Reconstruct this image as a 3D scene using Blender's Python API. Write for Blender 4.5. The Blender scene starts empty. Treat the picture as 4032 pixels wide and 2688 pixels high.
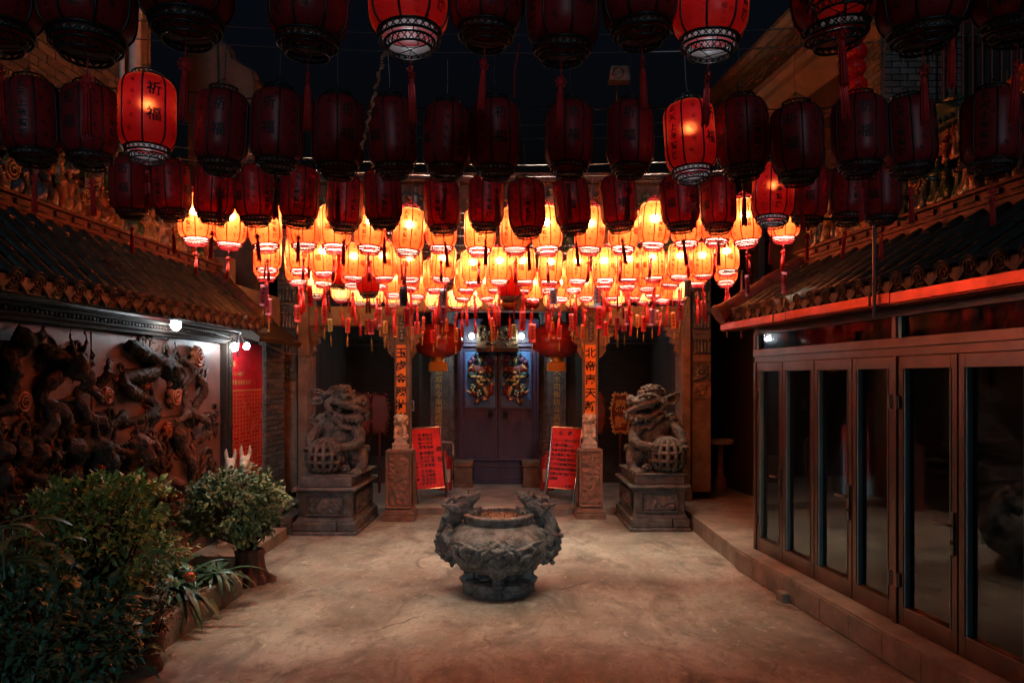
import bpy, bmesh, math, random
from math import sin, cos, pi, radians, atan, sqrt
from mathutils import Vector, Matrix, noise, Euler

SC = bpy.context.scene
COL = SC.collection
random.seed(7)

# ------------------------------------------------------------------ camera
F = 3000.0            # focal length in pixels of the 4032 px wide photograph
CX, HY, CZ = 2016.0, 1488.0, 2.3   # principal column, horizon row, camera height
cam_d = bpy.data.cameras.new('camera')
cam_d.sensor_width = 36.0
cam_d.lens = F / 4032.0 * 36.0
cam_d.shift_y = (HY - 1344.0) / 4032.0
cam_d.clip_start = 0.05
cam_d.clip_end = 500
cam = bpy.data.objects.new('camera', cam_d)
cam.location = (0, 0, CZ)
cam.rotation_euler = (pi / 2, 0, 0)
COL.objects.link(cam)
SC.camera = cam

# ------------------------------------------------------------------ night sky, faint cool light from the street behind
W = bpy.data.worlds.new('World')
SC.world = W
W.use_nodes = True
wn = W.node_tree.nodes
wl = W.node_tree.links
bg = wn['Background']
sky = wn.new('ShaderNodeTexSky')
sky.sky_type = 'NISHITA'
sky.sun_disc = False
sky.sun_elevation = radians(-4)
sky.sun_rotation = radians(190)
tint = wn.new('ShaderNodeMix')
tint.data_type = 'RGBA'
tint.blend_type = 'MULTIPLY'
tint.inputs[0].default_value = 1.0
tint.inputs[7].default_value = (.70, 1.05, 1.50, 1)
wl.new(sky.outputs[0], tint.inputs[6])
wl.new(tint.outputs[2], bg.inputs[0])
bg.inputs[1].default_value = 0.042

sun_d = bpy.data.lights.new('street_light', 'SUN')  # weak sun standing in for the unseen cool street lamp behind the camera
sun_d.energy = 0.072
sun_d.angle = radians(6)
sun_d.color = (0.62, 0.84, 1.0)
sun = bpy.data.objects.new('street_light', sun_d)
sun.rotation_euler = Vector((-0.12, 1.0, -0.22)).to_track_quat('-Z', 'Y').to_euler()
COL.objects.link(sun)

SC.view_settings.view_transform = 'Standard'
SC.view_settings.look = 'None'
SC.view_settings.gamma = 1.0
SC.view_settings.exposure = 1.85
SC.view_settings.use_curve_mapping = False
SC.render.engine = 'CYCLES'
cy = SC.cycles
cy.use_denoising = True
cy.max_bounces = 6
cy.diffuse_bounces = 2
cy.glossy_bounces = 3
cy.transmission_bounces = 4
cy.transparent_max_bounces = 24
cy.sample_clamp_indirect = 3.0
cy.sample_clamp_direct = 0.0
cy.caustics_reflective = False
cy.caustics_refractive = False
cy.use_light_tree = True
cy.use_adaptive_sampling = True
cy.adaptive_threshold = 0.02

# ------------------------------------------------------------------ pixel helpers
def P(x, y, d):
    """world point on the ray of photo pixel (x, y) at depth d"""
    return Vector(((x - CX) / F * d, d, CZ + (HY - y) / F * d))
def XX(x, d): return (x - CX) / F * d
def ZZ(y, d): return CZ + (HY - y) / F * d
def GD(y, z=0.0): return (CZ - z) * F / (y - HY)

# ------------------------------------------------------------------ materials
def mat(name, col, rough=.6, metal=0., col2=None, ns=6., bump=0., bs=30., spec=.5, lo=.35, hi=.65,
        stretch=(1, 1, 1), rnd=0., coat=0., detail=5., bstretch=None, world=False):
    m = bpy.data.materials.new(name)
    m.use_nodes = True
    nt = m.node_tree
    n, l = nt.nodes, nt.links
    b = n['Principled BSDF']
    b.inputs['Roughness'].default_value = rough
    b.inputs['Metallic'].default_value = metal
    b.inputs['Specular IOR Level'].default_value = spec
    b.inputs['Coat Weight'].default_value = coat
    c4 = lambda c: (c[0], c[1], c[2], 1)
    b.inputs['Base Color'].default_value = c4(col)
    tc = None
    out = None
    if col2 is not None or bump:
        tc = n.new('ShaderNodeTexCoord')
        mp = n.new('ShaderNodeMapping')
        mp.inputs['Scale'].default_value = stretch
        if world:
            g = n.new('ShaderNodeNewGeometry')
            l.new(g.outputs['Position'], mp.inputs[0])
        else:
            l.new(tc.outputs['Object'], mp.inputs[0])
    if col2 is not None:
        nz = n.new('ShaderNodeTexNoise')
        nz.inputs['Scale'].default_value = ns
        nz.inputs['Detail'].default_value = detail
        nz.inputs['Roughness'].default_value = .65
        l.new(mp.outputs[0], nz.inputs['Vector'])
        mr = n.new('ShaderNodeMapRange')
        mr.inputs[1].default_value = lo
        mr.inputs[2].default_value = hi
        l.new(nz.outputs[0], mr.inputs[0])
        mx = n.new('ShaderNodeMix')
        mx.data_type = 'RGBA'
        mx.inputs[6].default_value = c4(col)
        mx.inputs[7].default_value = c4(col2)
        l.new(mr.outputs[0], mx.inputs[0])
        out = mx.outputs[2]
        rr = n.new('ShaderNodeMapRange')
        rr.inputs[3].default_value = max(0.02, rough - .12)
        rr.inputs[4].default_value = min(1, rough + .12)
        l.new(nz.outputs[0], rr.inputs[0])
        l.new(rr.outputs[0], b.inputs['Roughness'])
    if rnd:
        oi = n.new('ShaderNodeObjectInfo')
        hs = n.new('ShaderNodeHueSaturation')
        mr2 = n.new('ShaderNodeMapRange')
        mr2.inputs[3].default_value = 1 - rnd
        mr2.inputs[4].default_value = 1 + rnd
        l.new(oi.outputs['Random'], mr2.inputs[0])
        l.new(mr2.outputs[0], hs.inputs['Value'])
        if out is not None: l.new(out, hs.inputs['Color'])
        else: hs.inputs['Color'].default_value = c4(col)
        out = hs.outputs[0]
    if out is not None:
        l.new(out, b.inputs['Base Color'])
    if bump:
        nb = n.new('ShaderNodeTexNoise')
        nb.inputs['Scale'].default_value = bs
        nb.inputs['Detail'].default_value = 6
        nb.inputs['Roughness'].default_value = .6
        l.new(mp.outputs[0], nb.inputs['Vector'])
        bp = n.new('ShaderNodeBump')
        bp.inputs['Strength'].default_value = bump
        bp.inputs['Distance'].default_value = .02
        l.new(nb.outputs[0], bp.inputs['Height'])
        l.new(bp.outputs[0], b.inputs['Normal'])
    return m

def silk(name, trans, diff, see, seecol, ink, core=None):
    """thin painted silk: translucent, a little see-through, printed with small marks"""
    m = bpy.data.materials.new(name)
    m.use_nodes = True
    n, l = m.node_tree.nodes, m.node_tree.links
    n.remove(n['Principled BSDF'])
    outp = n['Material Output']
    tc = n.new('ShaderNodeTexCoord')
    oi = n.new('ShaderNodeObjectInfo')
    ad = n.new('ShaderNodeVectorMath'); ad.operation = 'ADD'
    l.new(tc.outputs['Object'], ad.inputs[0])
    l.new(oi.outputs['Random'], ad.inputs[1])
    # small scattered printed marks
    vo = n.new('ShaderNodeTexVoronoi'); vo.inputs['Scale'].default_value = 24
    l.new(tc.outputs['Object'], vo.inputs['Vector'])
    nz = n.new('ShaderNodeTexNoise'); nz.inputs['Scale'].default_value = 150; nz.inputs['Detail'].default_value = 2
    l.new(tc.outputs['Object'], nz.inputs['Vector'])
    m1 = n.new('ShaderNodeMath'); m1.operation = 'LESS_THAN'; m1.inputs[1].default_value = .30
    l.new(vo.outputs['Distance'], m1.inputs[0])
    m2 = n.new('ShaderNodeMath'); m2.operation = 'GREATER_THAN'; m2.inputs[1].default_value = .50
    l.new(nz.outputs[0], m2.inputs[0])
    m3 = n.new('ShaderNodeMath'); m3.operation = 'MULTIPLY'
    l.new(m1.outputs[0], m3.inputs[0]); l.new(m2.outputs[0], m3.inputs[1])
    m4 = n.new('ShaderNodeMath'); m4.operation = 'MULTIPLY'; m4.inputs[1].default_value = ink
    l.new(m3.outputs[0], m4.inputs[0])
    # grime
    n2 = n.new('ShaderNodeTexNoise'); n2.inputs['Scale'].default_value = 9; n2.inputs['Detail'].default_value = 6
    l.new(ad.outputs[0], n2.inputs['Vector'])
    r2 = n.new('ShaderNodeMapRange'); r2.inputs[3].default_value = .78; r2.inputs[4].default_value = 1.18
    l.new(n2.outputs[0], r2.inputs[0])
    def tint(c, dark):
        mx = n.new('ShaderNodeMix'); mx.data_type = 'RGBA'
        mx.inputs[6].default_value = (*c, 1); mx.inputs[7].default_value = (*dark, 1)
        l.new(m4.outputs[0], mx.inputs[0])
        hs = n.new('ShaderNodeHueSaturation')
        l.new(r2.outputs[0], hs.inputs['Value']); l.new(mx.outputs[2], hs.inputs['Color'])
        return hs.outputs[0]
    # light crossing the weave at a slant passes more dyed thread: deeper red towards the rim
    lw_ = n.new('ShaderNodeLayerWeight'); lw_.inputs[0].default_value = .55
    sl = n.new('ShaderNodeMix'); sl.data_type = 'RGBA'; sl.blend_type = 'MULTIPLY'
    sl.inputs[7].default_value = (.85, .03, .06, 1)
    l.new(lw_.outputs['Facing'], sl.inputs[0]); l.new(tint(trans, (trans[0] * .6, trans[1] * .25, trans[2] * .2)), sl.inputs[6])
    tr = n.new('ShaderNodeBsdfTranslucent'); l.new(sl.outputs[2], tr.inputs[0])
    df = n.new('ShaderNodeBsdfPrincipled'); df.inputs['Roughness'].default_value = .38
    l.new(tint(diff, (diff[0] * .25, diff[1] * .2, diff[2] * .2)), df.inputs['Base Color'])
    trs = tr.outputs[0]
    if core:
        # part of the light goes nearly straight through the weave: the bulb shows as a soft hot spot
        rf = n.new('ShaderNodeBsdfRefraction'); rf.inputs['IOR'].default_value = 1.2; rf.inputs['Roughness'].default_value = .85
        rf.inputs[0].default_value = (*core, 1)
        mc = n.new('ShaderNodeMixShader'); mc.inputs[0].default_value = .26
        l.new(tr.outputs[0], mc.inputs[1]); l.new(rf.outputs[0], mc.inputs[2])
        trs = mc.outputs[0]
    mx1 = n.new('ShaderNodeMixShader'); mx1.inputs[0].default_value = .42
    l.new(trs, mx1.inputs[1]); l.new(df.outputs[0], mx1.inputs[2])
    tp = n.new('ShaderNodeBsdfTransparent'); tp.inputs[0].default_value = (*seecol, 1)
    mx2 = n.new('ShaderNodeMixShader'); mx2.inputs[0].default_value = see
    l.new(mx1.outputs[0], mx2.inputs[1]); l.new(tp.outputs[0], mx2.inputs[2])
    l.new(mx2.outputs[0], outp.inputs[0])
    return m

def emit(name, col, s, sample=True):
    m = bpy.data.materials.new(name)
    m.use_nodes = True
    n, l = m.node_tree.nodes, m.node_tree.links
    n.remove(n['Principled BSDF'])
    e = n.new('ShaderNodeEmission')
    e.inputs[0].default_value = (*col, 1); e.inputs[1].default_value = s
    l.new(e.outputs[0], n['Material Output'].inputs[0])
    if not sample: m.cycles.emission_sampling = 'NONE'
    return m

M = {}
M['silk_red'] = silk('red_silk', (.30, .0042, .0042), (.52, .040, .048), .05, (1, .10, .05), .75, (.5, .06, .012))
M['silk_warm'] = silk('orange_silk', (.235, .038, .0075), (.45, .025, .010), .08, (1, .36, .15), .9, (.30, .15, .05))
M['silk_yellow'] = silk('yellow_silk', (.55, .36, .12), (.6, .30, .05), .06, (1, .6, .25), .3)
M['silk_plainred'] = silk('plain_red_silk', (.85, .02, .015), (.45, .012, .010), .05, (1, .1, .05), .0)
M['lacquer'] = mat('black_lacquer_metal', (.012, .011, .011), .42, .0, spec=.35)
M['rib_red'] = mat('red_rib_wire', (.16, .002, .004), .7, spec=.08)
M['ink'] = mat('black_ink', (.012, .010, .010), .7)
M['redcord'] = mat('red_silk_cord', (.62, .016, .018), .7, col2=(.45, .01, .012), ns=60)
M['yellowcord'] = mat('yellow_silk_cord', (.62, .33, .06), .7, col2=(.45, .2, .03), ns=60)
M['wire'] = mat('thin_steel_wire', (.16, .16, .17), .5, .6)
M['black'] = mat('black_cable', (.012, .012, .013), .5)
M['stone_dark'] = mat('weathered_grey_granite', (.145, .135, .125), .72, col2=(.055, .052, .05), ns=7, bump=.5, bs=55)
M['stone_burner'] = mat('carved_grey_stone', (.29, .285, .27), .52, col2=(.065, .064, .061), ns=9, bump=1., bs=44, lo=.38, hi=.66)
M['stone_warm'] = mat('warm_granite', (.22, .145, .092), .7, col2=(.115, .072, .046), ns=5, bump=.25, bs=70)
M['stone_red'] = mat('red_sandstone', (.27, .15, .10), .75, col2=(.15, .08, .054), ns=7, bump=.3, bs=60)
M['stone_pale'] = mat('pale_carved_stone', (.66, .54, .42), .7, col2=(.48, .37, .27), ns=14, bump=.3, bs=80)
M['stone_lion'] = mat('lion_stone', (.115, .105, .09), .68, col2=(.028, .026, .023), ns=11, bump=1., bs=34)
M['conc'] = mat('old_concrete', (.30, .26, .215), .75, col2=(.17, .145, .12), ns=3, bump=.3, bs=30, world=True)
M['wood_dark'] = mat('dark_timber', (.042, .026, .019), .8, spec=.25, col2=(.025, .016, .013), ns=4, stretch=(1, 1, .15), bump=.15, bs=25)
M['wood_red'] = mat('dark_red_lacquer', (.13, .018, .014), .42, col2=(.07, .012, .01), ns=5)
M['door'] = mat('indigo_door_paint', (.045, .035, .085), .42, col2=(.03, .022, .05), ns=5, bump=.12, bs=30, stretch=(3, 3, .4))
M['door_blue'] = mat('blue_door_panel', (.05, .22, .50), .5, col2=(.035, .12, .30), ns=5, bump=.1)
M['gold'] = mat('old_gold_leaf', (.55, .33, .08), .4, .55, col2=(.35, .19, .05), ns=20)
M['goldpaint'] = mat('gold_paint', (.62, .40, .10), .5, .2)
M['orange_paper'] = mat('orange_paper', (.95, .27, .025), .6, col2=(.88, .22, .022), ns=5)
M['red_paper'] = mat('scarlet_paper', (.88, .022, .022), .6, col2=(.66, .016, .018), ns=6)
M['wall_green'] = mat('dark_green_wall', (.045, .055, .046), .6, col2=(.025, .03, .027), ns=4, bump=.2)
M['tile_dark'] = mat('green_black_glazed_tile', (.030, .038, .030), .5, col2=(.016, .019, .016), ns=10, bump=.3, rnd=.3)
M['tile_brown'] = mat('brown_clay_tile', (.07, .033, .022), .7, col2=(.032, .016, .012), ns=12, bump=.35, rnd=.25)
M['steel'] = mat('bronze_stainless_steel', (.22, .135, .105), .34, .8, col2=(.15, .09, .07), ns=2.5)
M['steel_gutter'] = mat('steel_gutter_red_reflection', (.50, .085, .055), .38, .85, col2=(.24, .04, .03), ns=4, lo=.4, hi=.72)  # steel coloured red to carry the reflection of the red lanterns
M['handle_dark'] = mat('tarnished_steel', (.20, .17, .15), .35, .9)
M['chrome'] = mat('chrome', (.75, .75, .76), .18, 1.0)
M['white_paint'] = mat('white_paint', (.62, .62, .60), .55, col2=(.45, .45, .44), ns=8)
M['plaster_beige'] = mat('beige_plaster', (.115, .085, .064), .8, col2=(.07, .052, .04), ns=3, bump=.2)
M['plaster_red'] = mat('mauve_brown_panel', (.19, .105, .092), .5, col2=(.13, .07, .062), ns=3, bump=.15)
M['brick_grey'] = mat('grey_brick', (.095, .095, .09), .8, col2=(.06, .06, .057), ns=18, bump=.4, bs=60, rnd=.3)
M['mortar'] = mat('pale_mortar', (.22, .19, .155), .85, col2=(.14, .12, .10), ns=20)
M['red_board'] = mat('red_donor_board', (.62, .012, .022), .25, col2=(.52, .010, .018), ns=3, coat=.4)
M['ceramic'] = [mat('ceramic_' + k, c, .35, col2=tuple(v * .5 for v in c), ns=14, bump=.3, bs=50, coat=.2) for k, c in
                dict(ochre=(.25, .14, .055), green=(.04, .10, .06), rust=(.24, .07, .035), cream=(.28, .22, .16), brown=(.12, .06, .04), blue=(.05, .09, .14)).items()]
M['relief'] = [mat('relief_' + k, c, .68, col2=tuple(v * .3 for v in c), ns=12, bump=1.0, bs=60) for k, c in
               dict(umber=(.095, .046, .030), green=(.05, .06, .04), black=(.028, .023, .020), rust=(.14, .062, .036), grey=(.10, .09, .085)).items()]
M['cloud_orange'] = mat('orange_cloud_relief', (.42, .13, .05), .5, col2=(.3, .08, .03), ns=10, bump=.3)
M['ridge_red'] = mat('red_brown_band', (.10, .022, .015), .7, col2=(.05, .011, .009), ns=6, bump=.3)
M['bark'] = mat('clay_trunk_pot', (.16, .085, .055), .8, col2=(.08, .042, .028), ns=8, stretch=(1, 1, .25), bump=.8, bs=25)
M['soil'] = mat('ash_and_soil', (.16, .115, .08), .9, col2=(.28, .22, .16), ns=40, bump=1., bs=60)
M['ash'] = mat('incense_ash', (.36, .26, .17), .9, col2=(.2, .13, .08), ns=45, bump=1., bs=70)
M['white_stone'] = mat('white_painted_stone', (.55, .47, .38), .6, col2=(.40, .30, .22), ns=10, bump=.2)
M['globe_red'] = mat('dark_red_varnished_globe', (.42, .028, .014), .20, col2=(.32, .018, .012), ns=3, coat=.5, stretch=(1, 1, 8))
M['extinguisher'] = mat('red_enamel', (.40, .02, .018), .3)
M['interior'] = mat('dim_interior_wall', (.50, .34, .27), .8, col2=(.38, .25, .2), ns=2)

def leafmat(name, c1, c2, rough=.45):
    m = mat(name, c1, rough, col2=c2, ns=2.2, lo=.35, hi=.65, world=True)
    return m
M['leaf_bush'] = leafmat('bush_leaf', (.17, .23, .09), (.07, .14, .06))
M['leaf_yellow'] = leafmat('golden_privet_leaf', (.28, .34, .06), (.07, .19, .07))
M['leaf_strap'] = leafmat('strap_leaf', (.055, .12, .07), (.03, .075, .045), .3)
M['leaf_big'] = leafmat('broad_leaf', (.15, .24, .12), (.07, .16, .10), .35)
M['leaf_dark'] = leafmat('dark_leaf', (.07, .17, .09), (.04, .11, .065), .4)

# glass
def glassmat():
    m = bpy.data.materials.new('tinted_glass')
    m.use_nodes = True
    n, l = m.node_tree.nodes, m.node_tree.links
    n.remove(n['Principled BSDF'])
    fr = n.new('ShaderNodeFresnel'); fr.inputs[0].default_value = 2.1
    tp = n.new('ShaderNodeBsdfTransparent'); tp.inputs[0].default_value = (.90, .88, .86, 1)
    gl = n.new('ShaderNodeBsdfGlossy'); gl.inputs['Roughness'].default_value = .045
    gl.inputs[0].default_value = (.9, .9, .9, 1)
    mx = n.new('ShaderNodeMixShader')
    l.new(fr.outputs[0], mx.inputs[0]); l.new(tp.outputs[0], mx.inputs[1]); l.new(gl.outputs[0], mx.inputs[2])
    l.new(mx.outputs[0], n['Material Output'].inputs[0])
    return m
M['glass'] = glassmat()
M['bead_cool_light'] = mat('glazing_bead_cool_light', (.26, .62, .85), .5, col2=(.20, .52, .74), ns=3)  # blue colour stands in for cool light falling on the door reveals
M['liner'] = silk('white_paper_liner', (.5, .5, .48), (.5, .5, .48), .05, (1, 1, 1), .0)
M['frieze'] = mat('dark_brown_carving', (.04, .026, .018), .6, col2=(.018, .012, .01), ns=9, bump=.4)  # dark brown mottled carving, also used on the temple roof

# courtyard floor: stained, trodden concrete with hairline cracks
def floormat():
    m = bpy.data.materials.new('stained_courtyard_concrete')
    m.use_nodes = True
    n, l = m.node_tree.nodes, m.node_tree.links
    b = n['Principled BSDF']
    g = n.new('ShaderNodeNewGeometry')
    def nz(s, det=6, st=(1, 1, 1), dist=0.):
        mp = n.new('ShaderNodeMapping'); mp.inputs['Scale'].default_value = st
        l.new(g.outputs['Position'], mp.inputs[0])
        t = n.new('ShaderNodeTexNoise'); t.inputs['Scale'].default_value = s; t.inputs['Detail'].default_value = det
        t.inputs['Roughness'].default_value = .62; t.inputs['Distortion'].default_value = dist
        l.new(mp.outputs[0], t.inputs['Vector'])
        return t.outputs[0]
    def mr(x, a, c, lo=0., hi=1.):
        t = n.new('ShaderNodeMapRange'); t.inputs[1].default_value = a; t.inputs[2].default_value = c
        t.inputs[3].default_value = lo; t.inputs[4].default_value = hi
        l.new(x, t.inputs[0]); return t.outputs[0]
    def mix(f, a, c):
        t = n.new('ShaderNodeMix'); t.data_type = 'RGBA'
        l.new(f, t.inputs[0])
        for k, v in ((6, a), (7, c)):
            if isinstance(v, tuple): t.inputs[k].default_value = (*v, 1)
            else: l.new(v, t.inputs[k])
        return t.outputs[2]
    c = mix(mr(nz(.9, 7, (1, .6, 1), .6), .36, .64), (.15, .13, .105), (.36, .325, .275))
    c = mix(mr(nz(1.9, 8, (1, .55, 1), 1.2), .48, .66), c, (.11, .092, .075))
    c = mix(mr(nz(5.5, 6, (1, .5, 1), 1.0), .56, .74, 0, .55), c, (.13, .11, .095))
    c = mix(mr(nz(4.2, 4), .60, .80, 0, .6), c, (.47, .42, .36))
    c = mix(mr(nz(17, 6, (1, .6, 1), .8), .52, .68, 0, .55), c, (.10, .085, .07))
    c = mix(mr(nz(11, 5, (1, .5, 1), .5), .58, .74, 0, .6), c, (.50, .455, .39))
    c = mix(mr(nz(70, 3), .55, .70, 0, .45), c, (.09, .075, .062))
    vo = n.new('ShaderNodeTexVoronoi'); vo.feature = 'DISTANCE_TO_EDGE'; vo.inputs['Scale'].default_value = .55
    wv = n.new('ShaderNodeTexNoise'); wv.inputs['Scale'].default_value = 2.2; wv.inputs['Detail'].default_value = 6
    l.new(g.outputs['Position'], wv.inputs['Vector'])
    ad = n.new('ShaderNodeMix'); ad.data_type = 'RGBA'; ad.inputs[0].default_value = .3
    l.new(g.outputs['Position'], ad.inputs[6]); l.new(wv.outputs['Color'], ad.inputs[7])
    l.new(ad.outputs[2], vo.inputs['Vector'])
    ck = mr(vo.outputs['Distance'], .002, .009, 1, 0)
    gate = mr(nz(.7, 2), .50, .58)
    mm = n.new('ShaderNodeMath'); mm.operation = 'MULTIPLY'; l.new(ck, mm.inputs[0]); l.new(gate, mm.inputs[1])
    c = mix(mm.outputs[0], c, (.10, .085, .07))
    l.new(c, b.inputs['Base Color'])
    l.new(mr(nz(2.6, 6), .3, .7, .48, .8), b.inputs['Roughness'])
    bp = n.new('ShaderNodeBump'); bp.inputs['Strength'].default_value = .6; bp.inputs['Distance'].default_value = .012
    l.new(nz(45, 8), bp.inputs['Height']); l.new(bp.outputs[0], b.inputs['Normal'])
    return m
M['floor'] = floormat()

# ------------------------------------------------------------------ mesh builder
class MB:
    def __init__(s): s.v = []; s.f = []
    def add(s, vs, fs, T=None):
        o = len(s.v)
        s.v += [tuple(T @ Vector(p)) for p in vs] if T is not None else [tuple(p) for p in vs]
        s.f += [tuple(i + o for i in q) for q in fs]
        return s
    def box(s, x0, x1, y0, y1, z0, z1, T=None):
        vs = [(x, y, z) for z in (z0, z1) for y in (y0, y1) for x in (x0, x1)]
        return s.add(vs, [(0, 2, 3, 1), (4, 5, 7, 6), (0, 1, 5, 4), (2, 6, 7, 3), (0, 4, 6, 2), (1, 3, 7, 5)], T)
    def frustum(s, cx, cy, z0, z1, ax, ay, bx, by, T=None):
        vs = [(cx + i * ax, cy + j * ay, z0) for i, j in ((-1, -1), (1, -1), (1, 1), (-1, 1))] + \
             [(cx + i * bx, cy + j * by, z1) for i, j in ((-1, -1), (1, -1), (1, 1), (-1, 1))]
        return s.add(vs, [(3, 2, 1, 0), (4, 5, 6, 7), (0, 1, 5, 4), (1, 2, 6, 5), (2, 3, 7, 6), (3, 0, 4, 7)], T)
    def prism(s, poly, a, b, ax='y', T=None):
        """polygon in the plane across ax, extruded from a to b"""
        def pt(p, h):
            return (p[0], h, p[1]) if ax == 'y' else (h, p[0], p[1]) if ax == 'x' else (p[0], p[1], h)
        k = len(poly)
        vs = [pt(p, a) for p in poly] + [pt(p, b) for p in poly]
        fs = [tuple(range(k)), tuple(range(2 * k - 1, k - 1, -1))] + [(i, i + k, (i + 1) % k + k, (i + 1) % k) for i in range(k)]
        return s.add(vs, fs, T)
    def lathe(s, prof, n=24, T=None, a0=0., a1=2 * pi):
        full = abs(a1 - a0 - 2 * pi) < 1e-6
        k = n if full else n + 1
        vs = [(r * cos(a0 + (a1 - a0) * i / n), r * sin(a0 + (a1 - a0) * i / n), z) for i in range(k) for r, z in prof]
        m = len(prof)
        fs = []
        for i in range(n):
            j = (i + 1) % k
            for q in range(m - 1):
                fs.append((i * m + q, j * m + q, j * m + q + 1, i * m + q + 1))
        return s.add(vs, fs, T)
    def tube(s, pts, r, n=8, T=None, cap=True, flat=1.0):
        pts = [Vector(p) for p in pts]
        k = len(pts)
        rs = r if isinstance(r, (list, tuple)) else [r] * k
        vs = []
        up = Vector((0, 0, 1))
        d0 = (pts[1] - pts[0]).normalized()
        if abs(d0.dot(up)) > .95: up = Vector((1, 0, 0))
        u = d0.cross(up).normalized()
        for i in range(k):
            d = (pts[min(i + 1, k - 1)] - pts[max(i - 1, 0)])
            d = d.normalized() if d.length > 1e-9 else d0
            u = (u - d * u.dot(d))
            u = u.normalized() if u.length > 1e-6 else d.orthogonal().normalized()
            w = d.cross(u)
            for a in range(n):
                t = 2 * pi * a / n
                vs.append(pts[i] + (u * cos(t) + w * sin(t) * flat) * rs[i])
        fs = [(i * n + a, i * n + (a + 1) % n, (i + 1) * n + (a + 1) % n, (i + 1) * n + a) for i in range(k - 1) for a in range(n)]
        if cap:
            fs.append(tuple(range(n - 1, -1, -1)))
            fs.append(tuple((k - 1) * n + a for a in range(n)))
        return s.add(vs, fs, T)
    def cyl(s, c, r, h, n=16, T=None, r2=None):
        return s.tube([c, (c[0], c[1], c[2] + h)], [r, r if r2 is None else r2], n, T)
    def ell(s, c, r, n=12, T=None, R=None):
        if not isinstance(r, (tuple, list)): r = (r, r, r)
        m = max(4, n // 2 + 1)
        c = Vector(c)
        def pt(i, j):
            t = pi * i / m; a = 2 * pi * j / n
            p = Vector((r[0] * sin(t) * cos(a), r[1] * sin(t) * sin(a), r[2] * cos(t)))
            return c + (R @ p if R is not None else p)
        vs = [pt(0, 0)] + [pt(i, j) for i in range(1, m) for j in range(n)] + [pt(m, 0)]
        fs = [(0, 1 + j, 1 + (j + 1) % n) for j in range(n)]
        fs += [(1 + (i - 1) * n + j, 1 + i * n + j, 1 + i * n + (j + 1) % n, 1 + (i - 1) * n + (j + 1) % n) for i in range(1, m - 1) for j in range(n)]
        e = len(vs) - 1
        fs += [(e, 1 + (m - 2) * n + (j + 1) % n, 1 + (m - 2) * n + j) for j in range(n)]
        return s.add(vs, fs, T)
    def mesh(s, name, m=None, smooth=False, fix=True):
        me = bpy.data.meshes.new(name)
        me.from_pydata([tuple(p) for p in s.v], [], s.f)
        if fix:
            bm = bmesh.new(); bm.from_mesh(me)
            bmesh.ops.recalc_face_normals(bm, faces=bm.faces)
            bm.to_mesh(me); bm.free()
        if smooth == 'auto':
            me.polygons.foreach_set('use_smooth', [True] * len(me.polygons))
            try: me.set_sharp_from_angle(angle=radians(40))
            except Exception: pass
        elif smooth:
            me.polygons.foreach_set('use_smooth', [True] * len(me.polygons))
        if m is not None:
            me.materials.append(M[m] if isinstance(m, str) else m)
        return me

def link(name, me, parent=None, loc=None, rot=None, scale=None):
    o = bpy.data.objects.new(name, me)
    COL.objects.link(o)
    if parent is not None: o.parent = parent
    if loc is not None: o.location = loc
    if rot is not None: o.rotation_euler = rot
    if scale is not None: o.scale = (scale,) * 3 if isinstance(scale, (int, float)) else scale
    return o

def part(name, mb, m, parent, smooth=False, bevel=0., label=None, fix=True):
    o = link(name, mb.mesh(name, m, smooth, fix), parent)
    if bevel:
        b = o.modifiers.new('bevel', 'BEVEL'); b.width = bevel; b.segments = 2; b.limit_method = 'ANGLE'
    if label: o['label'] = label
    return o

def tag(o, label, cat, group=None):
    o['label'] = label; o['category'] = cat
    if group: o['group'] = group
    return o

def thing(name, label, cat, loc=(0, 0, 0), rz=0., group=None):
    o = bpy.data.objects.new(name, None)
    o.empty_display_size = .1
    COL.objects.link(o)
    o.location = loc; o.rotation_euler = (0, 0, rz)
    return tag(o, label, cat, group)

def struct(name, mb, m, bevel=0., smooth=False):
    o = part(name, mb, m, None, smooth, bevel)
    o['kind'] = 'structure'
    return o

# scratch scene used only to evaluate modifiers and letters while building
TMP = bpy.data.scenes.new('scratch')
def evaluated_mesh(o):
    TMP.collection.objects.link(o)
    vl = TMP.view_layers[0]
    vl.update()
    out = bpy.data.meshes.new_from_object(o.evaluated_get(vl.depsgraph))
    TMP.collection.objects.unlink(o)
    return out

# union of closed shapes, remeshed into one continuous skin and roughened
def blob(name, mb, m, parent, voxel=.02, smooth=2, amp=0., fs=6., label=None, tris=None):
    me = mb.mesh('raw', None, True)
    o = bpy.data.objects.new('raw', me)
    md = o.modifiers.new('r', 'REMESH'); md.mode = 'VOXEL'; md.voxel_size = voxel
    if smooth:
        sm = o.modifiers.new('s', 'SMOOTH'); sm.factor = .5; sm.iterations = smooth
    out = evaluated_mesh(o)
    bpy.data.objects.remove(o); bpy.data.meshes.remove(me)
    out.name = name
    if amp:
        ns = [v.normal.copy() for v in out.vertices]
        for v, nn in zip(out.vertices, ns):
            p = v.co * fs
            k = noise.noise(p) * .6 + abs(noise.noise(p * 2.3 + Vector((9, 3, 1)))) * .6 - .25
            v.co += nn * (k * amp)
    out.polygons.foreach_set('use_smooth', [True] * len(out.polygons))
    out.materials.clear()
    out.materials.append(M[m] if isinstance(m, str) else m)
    q = link(name, out, parent)
    if label: q['label'] = label
    return q

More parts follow.
